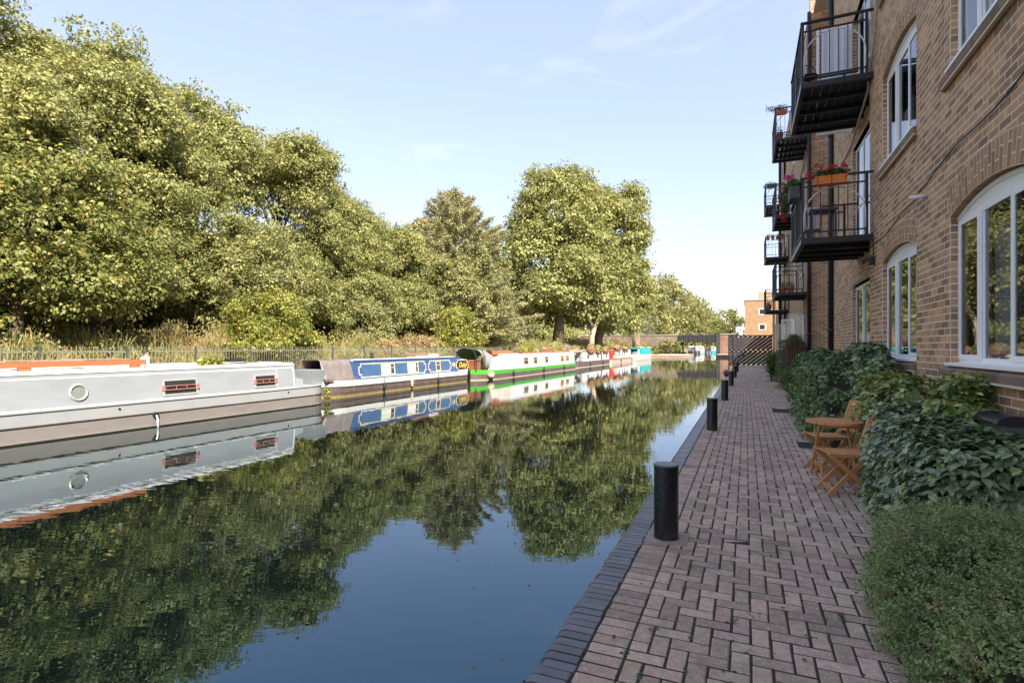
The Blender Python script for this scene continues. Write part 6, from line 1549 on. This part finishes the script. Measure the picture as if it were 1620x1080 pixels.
# --- boats beyond the bridge
for (xa, y, ln, c1, c2, lb) in ((-17.0, 185, 9, 'boatwhite', 'tarpgrey', 'white boat left under the bridge arch'), (-15.2, 196, 8, 'boatwhite', 'boatgrey', 'white and pale grey boat in the middle under the bridge'),
                             (-13.6, 205, 6, 'orange_plastic', 'boatwhite', 'orange boat glimpsed under the bridge'), (-12.4, 214, 8, 'boatwhite', 'teal', 'pale turquoise boat at the right under the bridge')):
    B = Boat('moored_boat', lb, xa + 2.2, y, y + ln, 2.6, bands(-1.1, -.62, -.54, -.1, .4), near=1.5, far=.6, zg=.4, group='boats beyond the bridge')
    B.finish([MT[c2], MT[c2], MT['hullblack']]); banding(B, [(-.5, 0), (-9, 2)], None); B.cabin(y + 1.2, y + ln - 1, 1.9, MT[c1], MT['boatwhite']); B.window(y + 2, y + 3, .9, 1.4, MT['boatwhite'])
    m = MB(); m.box(B.xc - .8, B.xc + .8, y + 1.17, y + 1.2, .9, 1.6); m.build('front_window', MT[c2], B.root)

# ---------------------------------------------------------------- people
SK = mat('skin', (.45, .27, .19), .5, .05); HAIR = mat('dark_hair', (.035, .022, .015), .6, .2)
def person(loc, ang, label, shirt, trousers, stride=.3, group=None, h=1.72, bag=None):
    root = empty('person', loc, label, 'person', group); k = h / 1.72
    J = {'pel': (0, 0, .93), 'wai': (0, 0, 1.08), 'che': (0, .02, 1.30), 'nek': (0, .01, 1.46), 'hd1': (0, .03, 1.56), 'hd2': (0, .03, 1.66),
         'hl': (-.09, 0, .90), 'kl': (-.10, stride * .5 + .04, .50), 'al': (-.10, stride * .55, .09), 'tl': (-.10, stride * .55 + .16, .03),
         'hr': (.09, 0, .90), 'kr': (.10, -stride * .1 + .04, .49), 'ar': (.10, -stride * .6, .11), 'tr': (.10, -stride * .6 + .15, .03),
         'sl': (-.17, .0, 1.40), 'el': (-.24, -.10, 1.15), 'wl': (-.23, .02, .93), 'nl': (-.22, .07, .85), 'sr': (.17, 0, 1.40), 'er': (.24, -.02, 1.14), 'wr': (.23, .16, .97), 'nr': (.22, .21, .90)}
    E = [('pel', 'wai'), ('wai', 'che'), ('che', 'nek'), ('nek', 'hd1'), ('hd1', 'hd2'), ('pel', 'hl'), ('hl', 'kl'), ('kl', 'al'), ('al', 'tl'), ('pel', 'hr'), ('hr', 'kr'), ('kr', 'ar'), ('ar', 'tr'),
         ('che', 'sl'), ('sl', 'el'), ('el', 'wl'), ('wl', 'nl'), ('che', 'sr'), ('sr', 'er'), ('er', 'wr'), ('wr', 'nr')]
    Rd = {'pel': .135, 'wai': .12, 'che': .145, 'nek': .058, 'hd1': .085, 'hd2': .088, 'hl': .09, 'hr': .09, 'kl': .058, 'kr': .058, 'al': .04, 'ar': .04, 'tl': .035, 'tr': .035, 'sl': .062, 'sr': .062, 'el': .042, 'er': .042, 'wl': .028, 'wr': .028, 'nl': .035, 'nr': .035}
    def skin(name, keys, edges, m, grow):
        keys = list(keys); me = bpy.data.meshes.new(name); me.from_pydata([tuple(c * k for c in J[a]) for a in keys], [(keys.index(a), keys.index(b)) for a, b in edges], [])
        o = bpy.data.objects.new(name, me); COL.objects.link(o); o.parent = root; me.materials.append(m)
        s = o.modifiers.new('skin', 'SKIN'); lay = me.skin_vertices[0] if me.skin_vertices else None
        if lay is None:
            bm = bmesh.new(); bm.from_mesh(me); bm.verts.layers.skin.verify(); bm.to_mesh(me); bm.free(); lay = me.skin_vertices[0]
        for i, a in enumerate(keys): r = (Rd[a] + grow) * k; lay.data[i].radius = (r, r * (.8 if a in ('pel', 'wai', 'che') else 1)); lay.data[i].use_root = (i == 0)
        sb = o.modifiers.new('sub', 'SUBSURF'); sb.levels = 2; sb.render_levels = 2
        return o
    skin('body', J.keys(), E, SK, 0)
    sub = ['pel', 'wai', 'che', 'sl', 'el', 'sr', 'er']; skin('shirt', sub, [e for e in E if e[0] in sub and e[1] in sub], shirt, .016)
    sub = ['pel', 'hl', 'kl', 'al', 'hr', 'kr', 'ar']; skin('trousers', sub, [e for e in E if e[0] in sub and e[1] in sub], trousers, .014)
    mb = MB(); n0 = 12
    for i in range(6):
        a = math.pi / 2 * i / 5
        for j in range(n0): t = 2 * math.pi * j / n0; rr = .102 * math.cos(a) * k; mb.v.append((loc[0] + rr * math.cos(t), loc[1] + (-.0 + rr * 1.12 * math.sin(t)) , loc[2] + (1.63 + .115 * math.sin(a) - (.07 if math.sin(t) < -.1 and i == 0 else 0)) * k))
    for i in range(5):
        for j in range(n0): q = i * n0; j2 = (j + 1) % n0; mb.face((q + j, q + j2, q + n0 + j2, q + n0 + j))
    mb.build('hair', HAIR, root, smooth=True)
    f = MB()
    for x in (-.035, .035): f.box(loc[0] + (x - .012) * k, loc[0] + (x + .012) * k, loc[1] + .115 * k, loc[1] + .124 * k, loc[2] + 1.60 * k, loc[2] + 1.612 * k)
    f.box(loc[0] - .025 * k, loc[0] + .025 * k, loc[1] + .11 * k, loc[1] + .118 * k, loc[2] + 1.53 * k, loc[2] + 1.54 * k)
    f.poly([(loc[0] - .014 * k, loc[1] + .115 * k, loc[2] + 1.56 * k), (loc[0] + .014 * k, loc[1] + .115 * k, loc[2] + 1.56 * k), (loc[0], loc[1] + .138 * k, loc[2] + 1.565 * k), (loc[0], loc[1] + .115 * k, loc[2] + 1.60 * k)]); f.build('face', HAIR, root)
    root.rotation_euler.z = ang
    return root
cl = lambda n, c: mat(n, c, .8, .1)
person((-20.0, 12.85, -.19), R(-10), 'dark haired person in a pale blue shirt walking behind the grey boat', cl('pale_blue_shirt', (.6, .68, .75)), cl('navy_trousers', (.04, .05, .09)))
PG2 = 'people under the far trees'
person((-30.8, 76.5, 1.9), R(-90), 'distant person in a purple top under the big trees', cl('purple_top', (.30, .20, .50)), cl('dark_trousers', (.05, .05, .06)), group=PG2)
person((-30.5, 80.5, 1.9), R(-60), 'distant person in a green top left of the big trunk', cl('green_top', (.05, .40, .22)), cl('dark_jeans', (.05, .06, .09)), group=PG2)
person((-30.0, 82.5, 1.9), R(-120), 'distant person in a red top next to the green one', cl('red_top', (.50, .03, .06)), cl('black_jeans', (.03, .03, .04)), group=PG2)
